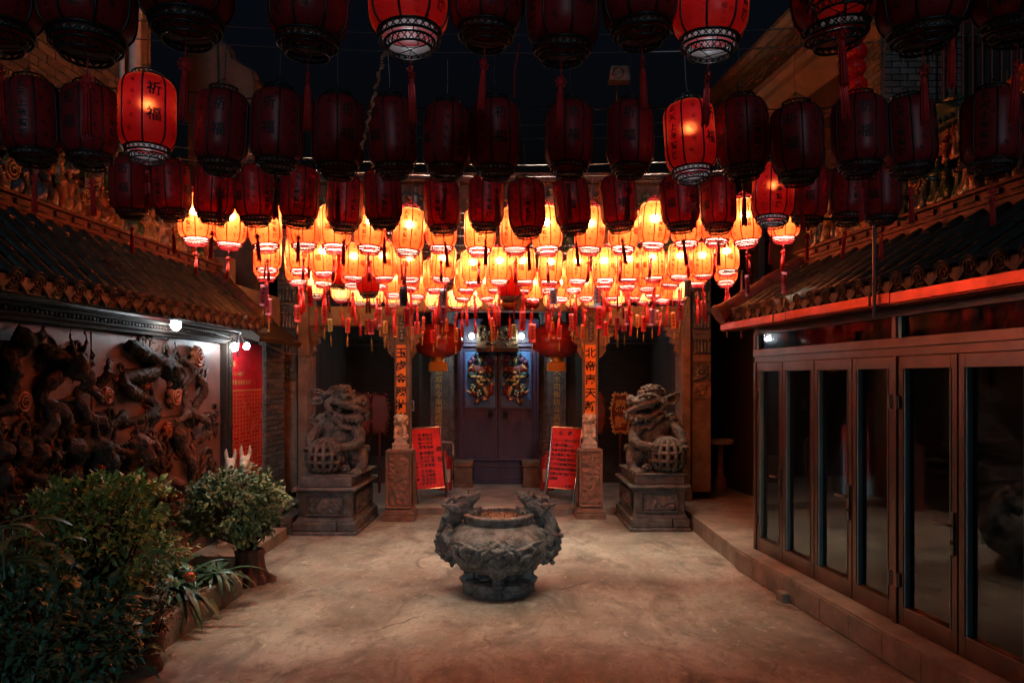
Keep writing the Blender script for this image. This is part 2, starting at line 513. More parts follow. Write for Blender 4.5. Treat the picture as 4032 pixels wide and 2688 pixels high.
# ------------------------------------------------------------------ characters
_CH = {}
def glyph(ch, bold=.012):
    k = (ch, bold)
    if k not in _CH:
        c = bpy.data.curves.new('glyph', 'FONT')
        c.body = ch; c.resolution_u = 1; c.offset = bold; c.align_x = 'LEFT'
        o = bpy.data.objects.new('glyph', c)
        me = evaluated_mesh(o)
        _CH[k] = ([(v.co.x - .5, v.co.y - .38) for v in me.vertices], [tuple(p.vertices) for p in me.polygons])
        bpy.data.objects.remove(o); bpy.data.curves.remove(c); bpy.data.meshes.remove(me)
    return _CH[k]

def write(mb, text, fn, size, bold=.012):
    """each (char, u, v) is written flat; fn maps plane coords to space"""
    for ch, u, v in text:
        vs, fs = glyph(ch, bold)
        mb.add([fn(u + x * size, v + y * size) for x, y in vs], fs)
    return mb

# ================================================================== SETTING
# one ground sheet reaching well beyond the walls
g = MB()
NX = 60
gx = [-60, -30, -12] + [-6 + 12 * i / NX for i in range(NX + 1)] + [12, 30, 60]
gy = [-40, -10] + [-2 + 17 * i / 85 for i in range(86)] + [20, 40, 80]
for y in gy:
    for x in gx:
        z = 0.
        if -6 <= x <= 6 and -2 <= y <= 15: z = noise.noise(Vector((x * .6, y * .6, 0))) * .006 - .004
        g.v.append((x, y, z))
k = len(gx)
g.f = [(j * k + i, j * k + i + 1, (j + 1) * k + i + 1, (j + 1) * k + i) for j in range(len(gy) - 1) for i in range(k - 1)]
struct('ground', g, 'floor', smooth=True)

def rough_slab(name, x0, x1, y0, y1, z0, z1, m, bevel=.012):
    return struct(name, MB().box(x0, x1, y0, y1, z0, z1), m, bevel)
rough_slab('porch_floor', -3.62, 2.70, 12.85, 16.4, -.02, .12, 'conc')
rough_slab('side_pavement', 2.73, 5.6, 9.02, 16.4, -.02, .235, 'conc')
rough_slab('left_step', -4.4, -3.235, 9.2, 10.95, -.02, .157, 'conc')
rough_slab('left_kerb', -4.4, -3.45, 10.96, 12.84, -.02, .30, 'stone_dark')

# ------------------------------------------------------------------ shared roof builder
def frame_matrix(D, ysign, o):
    N = D.cross(Vector((0, ysign, 0)))
    return Matrix(((D.x, 0, N.x, o.x), (D.y, ysign, N.y, o.y), (D.z, 0, N.z, o.z), (0, 0, 0, 1)))

def roof(parent, y0, y1, step, eave, top, tile_m, cap_m, nseg=4, r=.062):
    e = Vector((eave[0], 0, eave[1])); t = Vector((top[0], 0, top[1]))
    D = (t - e); Ln = D.length; D.normalize()
    ys = 1 if D.x < 0 else 1
    N = D.cross(Vector((0, 1, 0)))
    ys = 1 if N.z > 0 else -1
    seg = Ln / nseg
    tb = MB()
    prof = []
    n = 7
    vs, fs = [], []
    for i, (x, rr) in enumerate(((-.012, r * 1.06), (seg * .985, r * .94))):
        for a in range(n + 1):
            th = pi * a / n
            vs.append((x, rr * cos(th), rr * sin(th)))
        for a in range(n + 1):
            th = pi * (n - a) / n
            vs.append((x, (rr - .014) * cos(th), (rr - .014) * sin(th)))
    kk = 2 * (n + 1)
    fs = [(a, (a + 1) % kk, (a + 1) % kk + kk, a + kk) for a in range(kk)] + [tuple(range(kk))[::-1], tuple(range(kk, 2 * kk))]
    tb.add(vs, fs)
    tile = tb.mesh('barrel_tile', tile_m, 'auto')
    cb = MB()
    r_c = r
    r = r * 1.12
    cb.lathe([(0, .010), (r * .62, .010), (r * .70, .024), (r * .82, .024), (r * .88, .008), (r * 1.02, .012), (r * 1.14, .026), (r * 1.2, .008), (r * 1.16, -.05), (r * .95, -.05)], 18)
    for a in range(6):
        cb.ell((r * .36 * cos(a * pi / 3), r * .36 * sin(a * pi / 3), .012), (r * .2, r * .2, .012), 6)
    r = r_c
    cap = cb.mesh('eave_cap', cap_m, True)
    db = MB()
    w = step - 2 * r * .9
    pts = [(-w / 2, .04), (w / 2, .04), (w / 2 + .012, .0), (w * .34, -.03), (w * .16, -.048), (.0, -.078), (-w * .16, -.048), (-w * .34, -.03), (-w / 2 - .012, 0)]
    db.prism(pts, -.012, .012, 'y')
    db.tube([(p[0] * .72, -.014, p[1] * .72) for p in pts[2:]], .006, 5)
    db.ell((0, -.012, -.03), (.03, .012, .03), 8)
    drip = db.mesh('drip_tile', cap_m, 'auto')
    deck = MB().prism([(e.x - D.x * -.01, e.z - .035), (t.x, t.z - .035), (t.x, t.z - .11), (e.x - D.x * -.01, e.z - .09)], y0 - step / 2, y1 + step / 2, 'y')
    part('roof_deck', deck, tile_m, parent)
    # shallow pan tiles between the rolls
    pb = MB()
    nn = 6
    for i in range(2):
        for a in range(nn + 1):
            yy = -w / 2 - .01 + (w + .02) * a / nn
            pb.v.append((seg * 1.0 * i, yy, -.022 + .02 * (2 * yy / w) ** 2 + (.006 if i == 0 else -.004)))
    pb.f = [(a, a + 1, a + nn + 2, a + nn + 1) for a in range(nn)]
    pan = pb.mesh('pan_tile', tile_m, True)
    cnt = int((y1 - y0) / step) + 1
    zr = pi / 2 if D.x < 0 else -pi / 2
    for i in range(cnt):
        y = y0 + i * step + random.uniform(-.006, .006)
        for j in range(nseg):
            o = link('barrel_tile', tile, parent)
            o.matrix_basis = frame_matrix(D, ys, e + D * (seg * j) + Vector((0, y, random.uniform(-.004, .004))))
            if i < cnt - 1:
                o = link('pan_tile', pan, parent)
                o.matrix_basis = frame_matrix(D, ys, e + D * (seg * j) + Vector((0, y + step / 2, 0)))
        out = Vector((-D.x, 0, -.25)).normalized()
        q = out.to_track_quat('Z', 'Y')
        link('eave_cap', cap, parent, e + Vector((0, y, .012)) - D * .012, q.to_euler())
        if i < cnt - 1:
            link('drip_tile', drip, parent, e + Vector((-D.x * .02, y + step / 2, -.02)), (0, 0, zr + pi + random.uniform(-.05, .05)))
    return D, Ln

# ------------------------------------------------------------------ glazed ceramic figurines for the ridges
def figurine(seed):
    r = random.Random(seed)
    b = MB()
    h = .36
    b.lathe([(.001, 0), (.085, 0), (.095, .03), (.07, .12), (.058, .20), (.066, .26), (.04, .30), (.001, .31)], 12)
    b.ell((0, 0, .335), (.036, .036, .044), 10)
    b.ell((0, .0, .375), (.042, .040, .022), 8)
    for s in (-1, 1):
        e = Vector((s * (.10 + r.random() * .04), -.02 - r.random() * .06, .17 + r.random() * .13))
        b.tube([(s * .05, 0, .265), (s * .095, -.01, .22), e], [.030, .028, .018], 8)
        b.ell(e, .022, 6)
    t = r.randint(0, 3)
    if t == 0: b.tube([(.13, -.05, .05), (.12, -.05, .45)], .009, 6)
    if t == 1:
        for s in (-1, 1): b.tube([(s * .03, 0, .38), (s * .09, .0, .46)], [.012, .006], 6)
    if t == 2: b.ell((0, .05, .36), (.09, .02, .09), 10)
    if t == 3: b.lathe([(.001, .37), (.05, .38), (.02, .42), (.001, .45)], 8)
    b.ell((r.uniform(-.05, .05), -.06, .08), (.05, .05, .07), 8)
    return b
FIG = []
for s in range(8):
    o = blob('figurine', figurine(s), M['ceramic'][0], None, .011, 1, .006, 30)
    FIG.append(o.data); bpy.data.objects.remove(o)
def fig_variants():
    out = []
    for me in FIG:
        for m in M['ceramic']:
            c = me.copy(); c.materials.clear(); c.materials.append(m); out.append(c)
    return out
FIGS = fig_variants()

def rosette(R, turns=2.6, thick=.018):
    b = MB()
    n = 34
    b.tube([(R * (1 - .86 * i / n) * cos(2 * pi * turns * i / n), -.02 - .05 * i / n * R / .1 * .5, R * (1 - .86 * i / n) * sin(2 * pi * turns * i / n)) for i in range(n + 1)], [thick * (1 - .4 * i / n) for i in range(n + 1)], 7)
    b.ell((0, 0, 0), (R * .92, .02, R * .92), 14)
    for a in range(7):
        b.ell((R * .86 * cos(a * 2 * pi / 7), 0, R * .86 * sin(a * 2 * pi / 7)), (R * .34, .03, R * .34), 8)
    return b
ROS = rosette(.1).mesh('rosette', M['cloud_orange'], True)
ROS2 = rosette(.1).mesh('rosette', M['ceramic'][0], True)

def ridge(parent, x, y0, y1, z0, side, seed):
    """side: +1 when the courtyard lies at +x. A carved ledge carrying tiers of ceramic figures, a back board and little eaves."""
    r = random.Random(seed)
    led = MB().box(x - .30, x + .06, y0, y1, z0 - .10, z0 + .09)
    led.box(x - .34, x + .10, y0 - .02, y1 + .02, z0 + .09, z0 + .12).box(x - .32, x + .075, y0 - .01, y1 + .01, z0 - .02, z0 + .008)
    body = part('ridge', led, 'ridge_red', parent, bevel=.008)
    s = side
    xf = x + (.03 if s > 0 else -.27)
    # raised blocks along the ledge face
    bl = MB().box(-.02, .02, -.08, .08, -.024, .024).mesh('ridge_block', 'ridge_red')
    xb = x + .065 if s > 0 else x - .305
    y = y0 + .15
    while y < y1 - .1:
        link('ridge_block', bl, body, (xb, y, z0 + .05)); y += .26
    bk = MB().box(x - .16, x - .08, y0 + .1, y1 - .1, z0 + .12, z0 + .80)
    part('back_board', bk, M['ceramic'][4], parent)
    zrot = pi / 2 if s > 0 else -pi / 2
    y = y0 + .10
    i = 0
    while y < y1 - .08:
        off = (.02 + r.uniform(-.02, .03)) * s - .12 + s * .06
        sc = r.uniform(.72, 1.02)
        link('figurine', r.choice(FIGS), body, (x + off, y, z0 + .12), (r.uniform(-.1, .1), 0, zrot + r.uniform(-.7, .7)), sc * 1.22)
        if r.random() < .8:
            link('figurine', r.choice(FIGS), body, (x - .12 + s * .03, y + r.uniform(-.06, .06), z0 + .46 + r.uniform(0, .10)), (0, 0, zrot + r.uniform(-.7, .7)), r.uniform(.75, 1.05))
        if i % 7 == 3:
            link('rosette', ROS2, body, (x - .12 + s * .12, y + .09, z0 + .30 + r.uniform(0, .12)), (0, 0, zrot), r.uniform(.8, 1.2))
        i += 1
        y += r.uniform(.12, .17)
    # small pavilion eaves above
    y = y0 + .5
    while y < y1 - .5:
        w = r.uniform(.35, .5)
        pv = MB().prism([(-w, 0), (w, 0), (w * 1.25, .07), (w * .7, .11), (w * .25, .21), (-w * .25, .21), (-w * .7, .11), (-w * 1.25, .07)], -.12, .12, 'y')
        for q in range(9):
            xx = -w * .9 + q * w * .225
            pv.tube([(xx, -.14, .03), (xx * .35, -.02, .20)], .016, 6)
        pv.tube([(-w * .5, 0, .22), (-w * .2, 0, .27), (w * .2, 0, .27), (w * .5, 0, .22)], .03, 8)
        o = part('pavilion_eave', pv, M['ceramic'][r.choice((0, 1, 2))], body, smooth='auto')
        o.location = (x - .10, y, z0 + .80 + r.uniform(-.05, .08)); o.rotation_euler = (0, 0, zrot)
        y += w * 2 + r.uniform(.2, .6)
    return body

def brick_wall(parent, o, u, nu, nv, bl, bh, nrm, m='brick_grey', gap=.012, depth=.05, first=0):
    """nu x nv separate bricks in running bond from corner o along unit u and up; nrm points out of the wall"""
    u = Vector(u); nrm = Vector(nrm)
    me = MB().box(-bl / 2 + gap / 2, bl / 2 - gap / 2, -depth / 2, depth / 2, -bh / 2 + gap / 2, bh / 2 - gap / 2).mesh('brick', m)
    hf = MB().box(-bl / 4 + gap / 2, bl / 4 - gap / 2, -depth / 2, depth / 2, -bh / 2 + gap / 2, bh / 2 - gap / 2).mesh('brick', m)
    ang = math.atan2(u.y, u.x)
    for j in range(nv):
        odd = j % 2
        for i in range(nu + odd):
            if odd and i in (0, nu):
                c = (bl * .25) if i == 0 else nu * bl - bl * .25
                mm = hf
            else:
                c = (i + .5 - .5 * odd) * bl
                mm = me
            p = Vector(o) + u * c + Vector((0, 0, (j + .5) * bh)) + nrm * random.uniform(-.002, .003)
            link('brick', mm, parent, p, (0, 0, ang))

# ================================================================== LEFT HALL with the dragon relief
LA = -atan(.036)
def LL(px, py, off=0.):
    """local (x, y, z) on the left wall plane pushed out by off, from a photo pixel"""
    d = (-4.25 + off) / ((px - CX) / F - .036)
    return Vector((off, d, ZZ(py, d)))
left = thing('relief_hall', 'low tiled hall on the left with a dragon relief wall and ceramic ridge', 'building', (-4.25, 0, 0), LA)
part('wall', MB().box(-.35, -.03, 2.2, 12.55, 0, 3.62), 'plaster_red', left)
# background slabs of the relief panel
sl = MB().box(-.02, .02, -.49, .49, -.44, .44).mesh('panel', 'plaster_red')
for i in range(8):
    for j in range(3):
        o = link('panel', sl, left, (-.012 + random.uniform(-.003, .003), 2.75 + i * .992, .52 + .892 * j))
# carved timber frame
fr = MB().box(-.02, .10, 2.3, 10.28, 2.76, 2.93).box(-.02, .10, 10.13, 10.28, .3, 2.759)
fr.box(.101, .135, 2.3, 10.25, 2.80, 2.83).box(.101, .135, 2.3, 10.25, 2.87, 2.90).box(.101, .130, 10.16, 10.18, .3, 2.79).box(.101, .130, 10.23, 10.25, .3, 2.79)
frame = part('frame', fr, 'wood_dark', left, bevel=.006)
bead = MB().ell((0, 0, 0), (.02, .03, .022), 8).mesh('bead', 'relief' and M['relief'][0], True)
for i in range(90):
    link('bead', bead, frame, (.105, 4.6 + i * .062, 2.85))
for i in range(38):
    link('bead', bead, frame, (.105, 10.205, .55 + i * .058), (pi / 2, 0, 0))
# upper wall band and fascia
part('fascia', MB().box(-.03, .05, 2.2, 10.5, 2.935, 3.14), 'wood_red', left, bevel=.005)
part('soffit', MB().prism([(.0, 3.02), (.56, 2.93), (.56, 2.955), (.0, 3.16)], 2.2, 10.45, 'y'), 'white_paint', left)
part('cable', MB().tube([(.42, 2.3, 2.93), (.40, 5, 2.915), (.41, 8, 2.92), (.38, 9.9, 2.90), (.15, 10.4, 2.88), (.09, 10.5, 2.6)], .013, 6), 'black', left)
part('cable', MB().tube([(.14, 2.3, 2.96), (.15, 4.5, 2.90), (.14, 6.3, 2.93), (.15, 7.6, 2.90), (.14, 9.6, 2.88), (.14, 10.2, 2.83), (.14, 10.05, 2.79), (.14, 8.5, 2.82)], .010, 6), 'plaster_beige', left)
roof(left, 2.6, 10.15, .245, (.60, 2.99), (-.16, 3.70), 'tile_dark', 'tile_brown')
# verge roll closing the far end of the roof
ve = MB()
for j in range(4):
    a = Vector((.60, 10.30, 3.02)).lerp(Vector((-.16, 10.30, 3.73)), j / 4); b2 = Vector((.60, 10.30, 3.02)).lerp(Vector((-.16, 10.30, 3.73)), (j + 1.02) / 4)
    ve.tube([a, b2], [.10, .085], 12)
part('verge_roll', ve, 'tile_brown', left, smooth='auto')
ridge(left, -.16, 2.6, 10.35, 3.72, 1, 3)
# far end of the ridge: fretted stone end block
eb = MB().box(-.32, .02, 10.42, 10.62, 3.3, 3.95)
for q in range(3):
    eb.box(-.30 + q * .03, .0 - q * .03, 10.405 - q * .008, 10.42, 3.40 + q * .06, 3.90 - q * .06)
part('ridge_end', eb, 'stone_warm', left, bevel=.01)
# short lower eave past the verge and grey brick return
part('return_eave', MB().prism([(0, 2.92), (.40, 2.80), (.42, 2.86), (0, 3.2)], 10.47, 12.3, 'y'), 'wood_dark', left)
part('return_wall', MB().box(-.03, .04, 11.62, 12.5, 0, 3.0), 'mortar', left)
brick_wall(left, (.055, 11.63, .25), (0, 1, 0), 3, 32, .285, .082, (1, 0, 0), depth=.05)

# dragons and beasts in high relief
def dragon(name, pts, m, rad, label=None, head=None, off=.06, claws=(), spine=True):
    b = MB()
    P3 = [LL(x * .4782, 1250 + y * .4782, off) for x, y in pts]
    # smooth path
    path = []
    for i in range(len(P3) - 1):
        p0 = P3[max(i - 1, 0)]; p1 = P3[i]; p2 = P3[i + 1]; p3 = P3[min(i + 2, len(P3) - 1)]
        for t in range(5):
            t /= 5
            path.append(.5 * ((2 * p1) + (p2 - p0) * t + (2 * p0 - 5 * p1 + 4 * p2 - p3) * t * t + (3 * p1 - p0 - 3 * p2 + p3) * t ** 3))
    path.append(P3[-1])
    n = len(path)
    for i, p in enumerate(path): p.x = off + .05 * sin(i * .55)
    rad *= .82
    rs = [rad * (.55 + .45 * sin(pi * min(1, .25 + i / n * .95))) for i in range(n)]
    b.tube(path, rs, 10)
    if spine:
        for i in range(1, n - 1):
            d = (path[i + 1] - path[i - 1]).normalized()
            nn = Vector((0, -d.z, d.y))
            b.tube([path[i] + nn * rs[i] * .7, path[i] + nn * rs[i] * 1.45 + d * .02], [.022, .006], 5)
    for i in range(2, n, 6):
        b.ell(path[i] + Vector((rs[i] * .6, 0, 0)), rs[i] * .6, 7)
    if head:
        h = LL(head[0] * .4782, 1250 + head[1] * .4782, off + .12)
        b.tube([path[0], h + Vector((-.02, 0, .06))], [rad * .8, rad * .9], 8)
        b.ell(h, (.12, .10, .13), 12)
        b.ell(h + Vector((.07, .05, -.11)), (.07, .06, .09), 10)
        b.ell(h + Vector((.04, .05, -.19)), (.05, .07, .03), 8)
        for s in (-1, 1):
            b.tube([h + Vector((0, s * .05, .10)), h + Vector((.02, s * .12, .22)), h + Vector((.0, s * .10, .34))], [.026, .02, .006], 6)
            b.ell(h + Vector((.10, s * .055, .03)), .035, 7)
            b.tube([h + Vector((.1, s * .05, -.14)), h + Vector((.14, s * .15, -.10)), h + Vector((.10, s * .2, -.2))], [.014, .011, .005], 5)
        for q in range(7):
            a = -1.1 + q * .37
            b.tube([h + Vector((-.02, .09 * sin(a), .09 * cos(a))), h + Vector((-.03, .24 * sin(a), .2 * cos(a)))], [.03, .008], 5)
    for (x, y, x2, y2) in claws:
        a = LL(x * .4782, 1250 + y * .4782, off); c = LL(x2 * .4782, 1250 + y2 * .4782, off + .05)
        b.tube([a, a.lerp(c, .5) + Vector((.07, 0, .02)), c], [.06, .05, .035], 7)
        for q in (-1, 0, 1):
            dd = (c - a).normalized()
            pp = Vector((0, -dd.z, dd.y)) * q * .05
            b.tube([c, c + dd * .06 + pp, c + dd * .10 + pp * 1.3 - Vector((.03, 0, 0))], [.022, .016, .005], 5)
    return blob(name, b, m, left, .0135, 1, .022, 24, label)
R = M['relief']
dragon('dragon_relief', [(330, 260), (500, 330), (490, 470), (390, 520), (370, 650), (470, 770), (590, 910), (680, 840), (650, 690), (720, 590), (800, 690)], R[0], .085, 'brown coiling dragon in relief', (640, 400), claws=((430, 800, 360, 980), (700, 830, 880, 900), (800, 560, 890, 400)))
dragon('dragon_relief', [(120, 120), (190, 230), (90, 330), (50, 480), (130, 620), (60, 740), (-60, 780)], R[2], .10, 'black dragon at the left edge of the relief', claws=((200, 220, 330, 150),))
dragon('dragon_relief', [(1060, 230), (1170, 300), (1270, 360), (1200, 470), (1060, 490), (1030, 610), (1180, 640), (1280, 720), (1180, 830), (1020, 880)], R[2], .10, 'dark dragon twisting in the middle of the relief', (1400, 430), claws=((1020, 800, 900, 900), (1250, 760, 1250, 900), (1260, 330, 1370, 480)))
dragon('dragon_relief', [(1640, 500), (1660, 640), (1600, 790), (1540, 770), (1550, 620), (1570, 450), (1520, 330)], R[3], .07, 'scaly rust dragon by the relief frame', claws=((1540, 780, 1460, 860), (1620, 800, 1720, 950)))
dragon('beast_relief', [(120, 1180), (180, 1060), (280, 1040), (300, 1150), (200, 1240), (280, 1330), (380, 1300)], R[0], .085, None, claws=((380, 1180, 470, 1120),))
dragon('beast_relief', [(560, 1060), (640, 1120), (620, 1250), (560, 1350), (680, 1420), (760, 1330), (740, 1180)], R[2], .11, None, (850, 1100), claws=((720, 1120, 800, 1060),))
dragon('beast_relief', [(1010, 1450), (1030, 1320), (1080, 1200), (1180, 1150), (1240, 1250), (1200, 1400)], R[3], .07, None, (1160, 1060), claws=((1080, 1180, 980, 1090), (1260, 1200, 1270, 1010)))
dragon('beast_relief', [(1280, 1480), (1330, 1400), (1430, 1350), (1500, 1420), (1420, 1500)], M['relief'][3], .10, None)
dragon('beast_relief', [(-60, 1120), (30, 1100), (60, 1230), (10, 1330), (60, 1440)], R[0], .09, None)
dragon('trunk_relief', [(1420, 930), (1470, 1010), (1530, 1090), (1560, 1240), (1600, 1330)], R[3], .10, None, spine=False)
dragon('trunk_relief', [(1690, 900), (1650, 990), (1600, 1080), (1580, 1200)], R[3], .07, None, spine=False)
for (x, y, s) in ((1620, 330, 1.3), (1430, 650, 1.25), (1380, 930, .9), (880, 650, .8), (1195, 520, .9), (180, 700, .9), (850, 1230, .8), (900, 1150, .6), (360, 1110, .7)):
    p = LL(x * .4782, 1250 + y * .4782, .05)
    link('cloud_relief', ROS, left, p, (0, 0, pi / 2), s)

# crowded cloud scrolls, claws and wave curls filling the panel between the beasts
SCR = []
for sv in range(7):
    rs_ = random.Random(sv + 40)
    b = MB()
    for q in range(4):
        c0 = Vector((0, rs_.uniform(-.16, .16), rs_.uniform(-.14, .14)))
        a0 = rs_.uniform(0, 6.28); sg = rs_.choice((-1, 1)); R0 = rs_.uniform(.06, .12)
        pts = [c0 + Vector((.02 + .03 * i / 14, R0 * (1 - i / 17) * cos(a0 + sg * i * .42), R0 * (1 - i / 17) * sin(a0 + sg * i * .42))) for i in range(15)]
        b.tube([c0 + Vector((0, R0 * 2.2 * cos(a0 - sg * .9), R0 * 2.2 * sin(a0 - sg * .9)))] + pts, [.008] + [.024 * (1 - i / 24) for i in range(15)], 6)
    for q in range(7):
        p0 = Vector((.01, rs_.uniform(-.2, .2), rs_.uniform(-.18, .18))); a0 = rs_.uniform(0, 6.28)
        b.tube([p0, p0 + Vector((.03, .06 * cos(a0), .06 * sin(a0))), p0 + Vector((.01, .12 * cos(a0 + .4), .12 * sin(a0 + .4)))], [.02, .016, .004], 5)
    SCR.append(b)
SCM = [b.mesh('scroll_relief', R[k], True) for b in SCR for k in (0, 0, 2, 3)]
rs_ = random.Random(77)
for i in range(12):
    for j in range(7):
        if rs_.random() < .5: continue
        link('scroll_relief', rs_.choice(SCM), left, (.0, 5.35 + i * .40 + rs_.uniform(-.13, .13), .45 + j * .345 + rs_.uniform(-.1, .1)), (rs_.uniform(0, 6.28), 0, 0), rs_.uniform(.75, 1.25))

# ------------------------------------------------------------------ tall brick house rising behind the left hall
lb = thing('brick_house', 'grey brick house with a white drainpipe rising behind the left ridge', 'house', (-5.25, 0, 0), LA)
part('wall', MB().box(-3, -.03, 4.2, 10.35, 0, 9), 'mortar', lb)
brick_wall(lb, (.0, 6.35, 4.85), (0, 1, 0), 11, 25, .29, .098, (1, 0, 0))
part('corner_trim', MB().box(-.03, .03, 4.3, 6.3, 4.3, 8.0), 'plaster_beige', lb)
part('drainpipe', MB().tube([(.09, 9.72, 2), (.09, 9.72, 9)], .075, 12).tube([(.05, 9.5, 2), (.05, 9.5, 9)], .03, 8), 'white_paint', lb, smooth='auto')
part('lintel_band', MB().box(-.02, .10, 4.2, 10.3, 7.35, 7.6), 'plaster_beige', lb, bevel=.01)
part('drainpipe_collar', MB().tube([(.09, 9.72, 5.4), (.09, 9.72, 5.48)], .09, 12).tube([(.09, 9.72, 6.9), (.09, 9.72, 6.98)], .09, 12), 'white_paint', lb)
# beige stepped gable beyond it
gd = 12.6
ga = thing('gable_wall', 'beige plastered gable with a curved stepped top beyond the brick house', 'gable')
prof = [(740, 1150), (740, 160), (850, 150), (868, 165), (885, 175), (900, 200), (905, 225), (925, 240), (950, 255), (970, 265), (990, 285), (996, 310), (996, 1150)]
part('wall', MB().prism([(XX(x, gd), ZZ(y, gd)) for x, y in prof], gd, gd + .5, 'y'), 'plaster_beige', ga)
cop = [(XX(x, gd), gd + .2, ZZ(y, gd) + .02) for x, y in prof[2:12]]
part('coping', MB().tube(cop, .05, 8), 'tile_brown', ga, smooth='auto')
part('conduit', MB().tube([P(857, 160, gd - .02), P(862, 300, gd - .02), P(858, 600, gd - .02)], .012, 6), 'black', ga)

# ================================================================== RIGHT HALL with folding glass doors
RA = atan(.109)
right = thing('glass_door_hall', 'low tiled hall on the right with folding glass doors in bronze steel frames', 'building', (3.947, 0, 0), RA)
pl = MB().box(-.235, .35, 2.0, 9.18, -.02, .25)
part('plinth', pl, 'conc', right, bevel=.012)
part('plinth_stub', MB().box(-.325, -.237, 7.88, 8.03, -.02, .09), 'conc', right, bevel=.01)
# plinth facing slabs
fs_ = MB().box(-.008, .008, -.245, .245, -.105, .105).mesh('facing_slab', 'conc')
for i in range(13):
    link('facing_slab', fs_, right, (-.240, 3.05 + i * .498, .118))
bounds = [9.17, 8.50, 7.80, 7.10, 6.42, 5.68, 4.96, 4.25, 3.54, 2.83]
zb, zt = .255, 2.48
part('head_rail', MB().box(-.035, .06, 2.4, 9.21, 2.485, 2.555).box(-.055, .06, 2.4, 9.21, 2.556, 2.635), 'steel', right, bevel=.004)
part('top_rail', MB().box(-.035, .06, 2.4, 9.21, 2.815, 2.90), 'steel', right, bevel=.004)
for y in (9.195, 6.44, 3.56):
    part('post', MB().box(-.045, .06, y - .03, y + .03, .25, 2.484).box(-.045, .06, y - .03, y + .03, 2.637, 2.814), 'steel', right, bevel=.004)
for a, b2 in ((9.16, 6.475), (6.405, 3.595), (3.525, 2.4)):
    part('glazing_bead', MB().box(-.03, .004, a - .05, a - .001, 2.638, 2.812), 'bead_cool_light', right)
    part('transom_pane', MB().box(.005, .013, b2, a, 2.636, 2.814), 'glass', right)
st = .072
hinge = MB().cyl((0, 0, -.06), .016, .12, 10).box(-.006, .02, -.03, .03, -.05, .05).mesh('hinge', 'handle_dark', 'auto')
for i in range(len(bounds) - 1):
    y1, y0 = bounds[i] - .008, bounds[i + 1] + .008
    if i == 3: y0 = bounds[4] + .055
    if i == 4: y1 = bounds[4] - .02
    fb = MB().box(-.03, .045, y0, y0 + st, zb, zt).box(-.03, .045, y1 - st, y1, zb, zt)
    fb.box(-.03, .045, y0 + st, y1 - st, zb, zb + .16).box(-.03, .045, y0 + st, y1 - st, zt - .10, zt)
    # raised glazing bead
    q0, q1, w0, w1 = y0 + st, y1 - st, zb + .16, zt - .10
    fb.box(-.036, -.028, q0 - .012, q0 - .002, w0, w1).box(-.036, -.028, q1 + .002, q1 + .012, w0, w1)
    lf = part('door_leaf', fb, 'steel', right, bevel=.003)
    part('glazing_bead', MB().box(-.026, .0155, q1 - .014, q1 - .0005, w0 + .001, w1 - .001), 'bead_cool_light', lf)  # cool light on the reveal is put into the bead colour
    part('glazing_bead', MB().box(-.026, .0155, q0 + .0005, q0 + .014, w0 + .001, w1 - .001), 'bead_cool_light', lf)
    part('pane', MB().box(.016, .024, q0 - .01, q1 + .01, w0 - .01, w1 + .01), 'glass', lf)
    if i in (0, 2, 4, 6):
        hb = MB().box(-.045, -.030, y0 + .022, y0 + .058, .98, 1.30)
        hb.tube([(-.045, y0 + .04, 1.20), (-.085, y0 + .04, 1.20), (-.088, y0 + .06, 1.20), (-.088, y0 + .18, 1.195)], .010, 8)
        hb.cyl((-.05, y0 + .04, 1.06), .012, .03, 10)
        part('door_handle', hb, 'handle_dark', lf, smooth='auto')
    for z in (.62, 2.1):
        if i in (0, 3, 4, 7):
            link('hinge', hinge, lf, (-.045, y1 - .012 if i in (0, 4) else y0 + .012, z))
# gutter and its brackets
for gi, (ga_, gb_) in enumerate(((9.30, 7.62), (7.612, 5.905), (5.895, 4.05), (4.042, 2.2))):
    dz = (0, .004, -.003, .003)[gi]
    gt = MB().box(-.425, -.405, gb_, ga_, 2.872 + dz, 2.950 + dz).box(-.404, -.25, gb_, ga_, 2.862 + dz, 2.871 + dz)
    if gi == 0: gt.box(-.404, -.10, 9.28, 9.30, 2.873, 2.955)
    part('gutter', gt, 'steel_gutter', right, bevel=.003)
    part('gutter_strap', MB().box(-.429, -.4255, gb_ + .25, gb_ + .275, 2.866, 2.956), 'wood_dark', right)
part('soffit', MB().box(-.24, .06, 2.2, 9.25, 2.905, 2.93), 'wood_dark', right)
roof(right, 2.5, 9.05, .262, (-.335, 3.035), (.70, 3.70), 'tile_dark', 'tile_brown', r=.066)
ve = MB()
for j in range(4):
    a = Vector((-.46, 9.22, 3.06)).lerp(Vector((.70, 9.22, 3.76)), j / 4); b2 = Vector((-.46, 9.22, 3.06)).lerp(Vector((.70, 9.22, 3.76)), (j + 1.03) / 4)
    ve.tube([a, b2], [.115, .10], 14)
ve.tube([(-.49, 9.22, 3.04), (-.45, 9.22, 3.066)], [.13, .13], 14)
part('verge_roll', ve, 'ridge_red', right, smooth='auto')
ridge(right, .84, 2.5, 9.3, 3.72, -1, 11)
part('wall', MB().box(.55, .95, 2.2, 9.2, 2.95, 3.7), 'ridge_red', right)
# interior
part('interior_floor', MB().box(.06, 3.1, 2.0, 9.15, .20, .25), 'conc', right)
part('interior_wall', MB().box(3.1, 3.2, 2.0, 9.2, .2, 3.0).box(.06, 3.1, 9.10, 9.2, .25, 2.94), 'interior', right)
part('interior_ceiling', MB().box(.06, 3.1, 2.0, 9.1, 2.95, 3.0), 'interior', right)
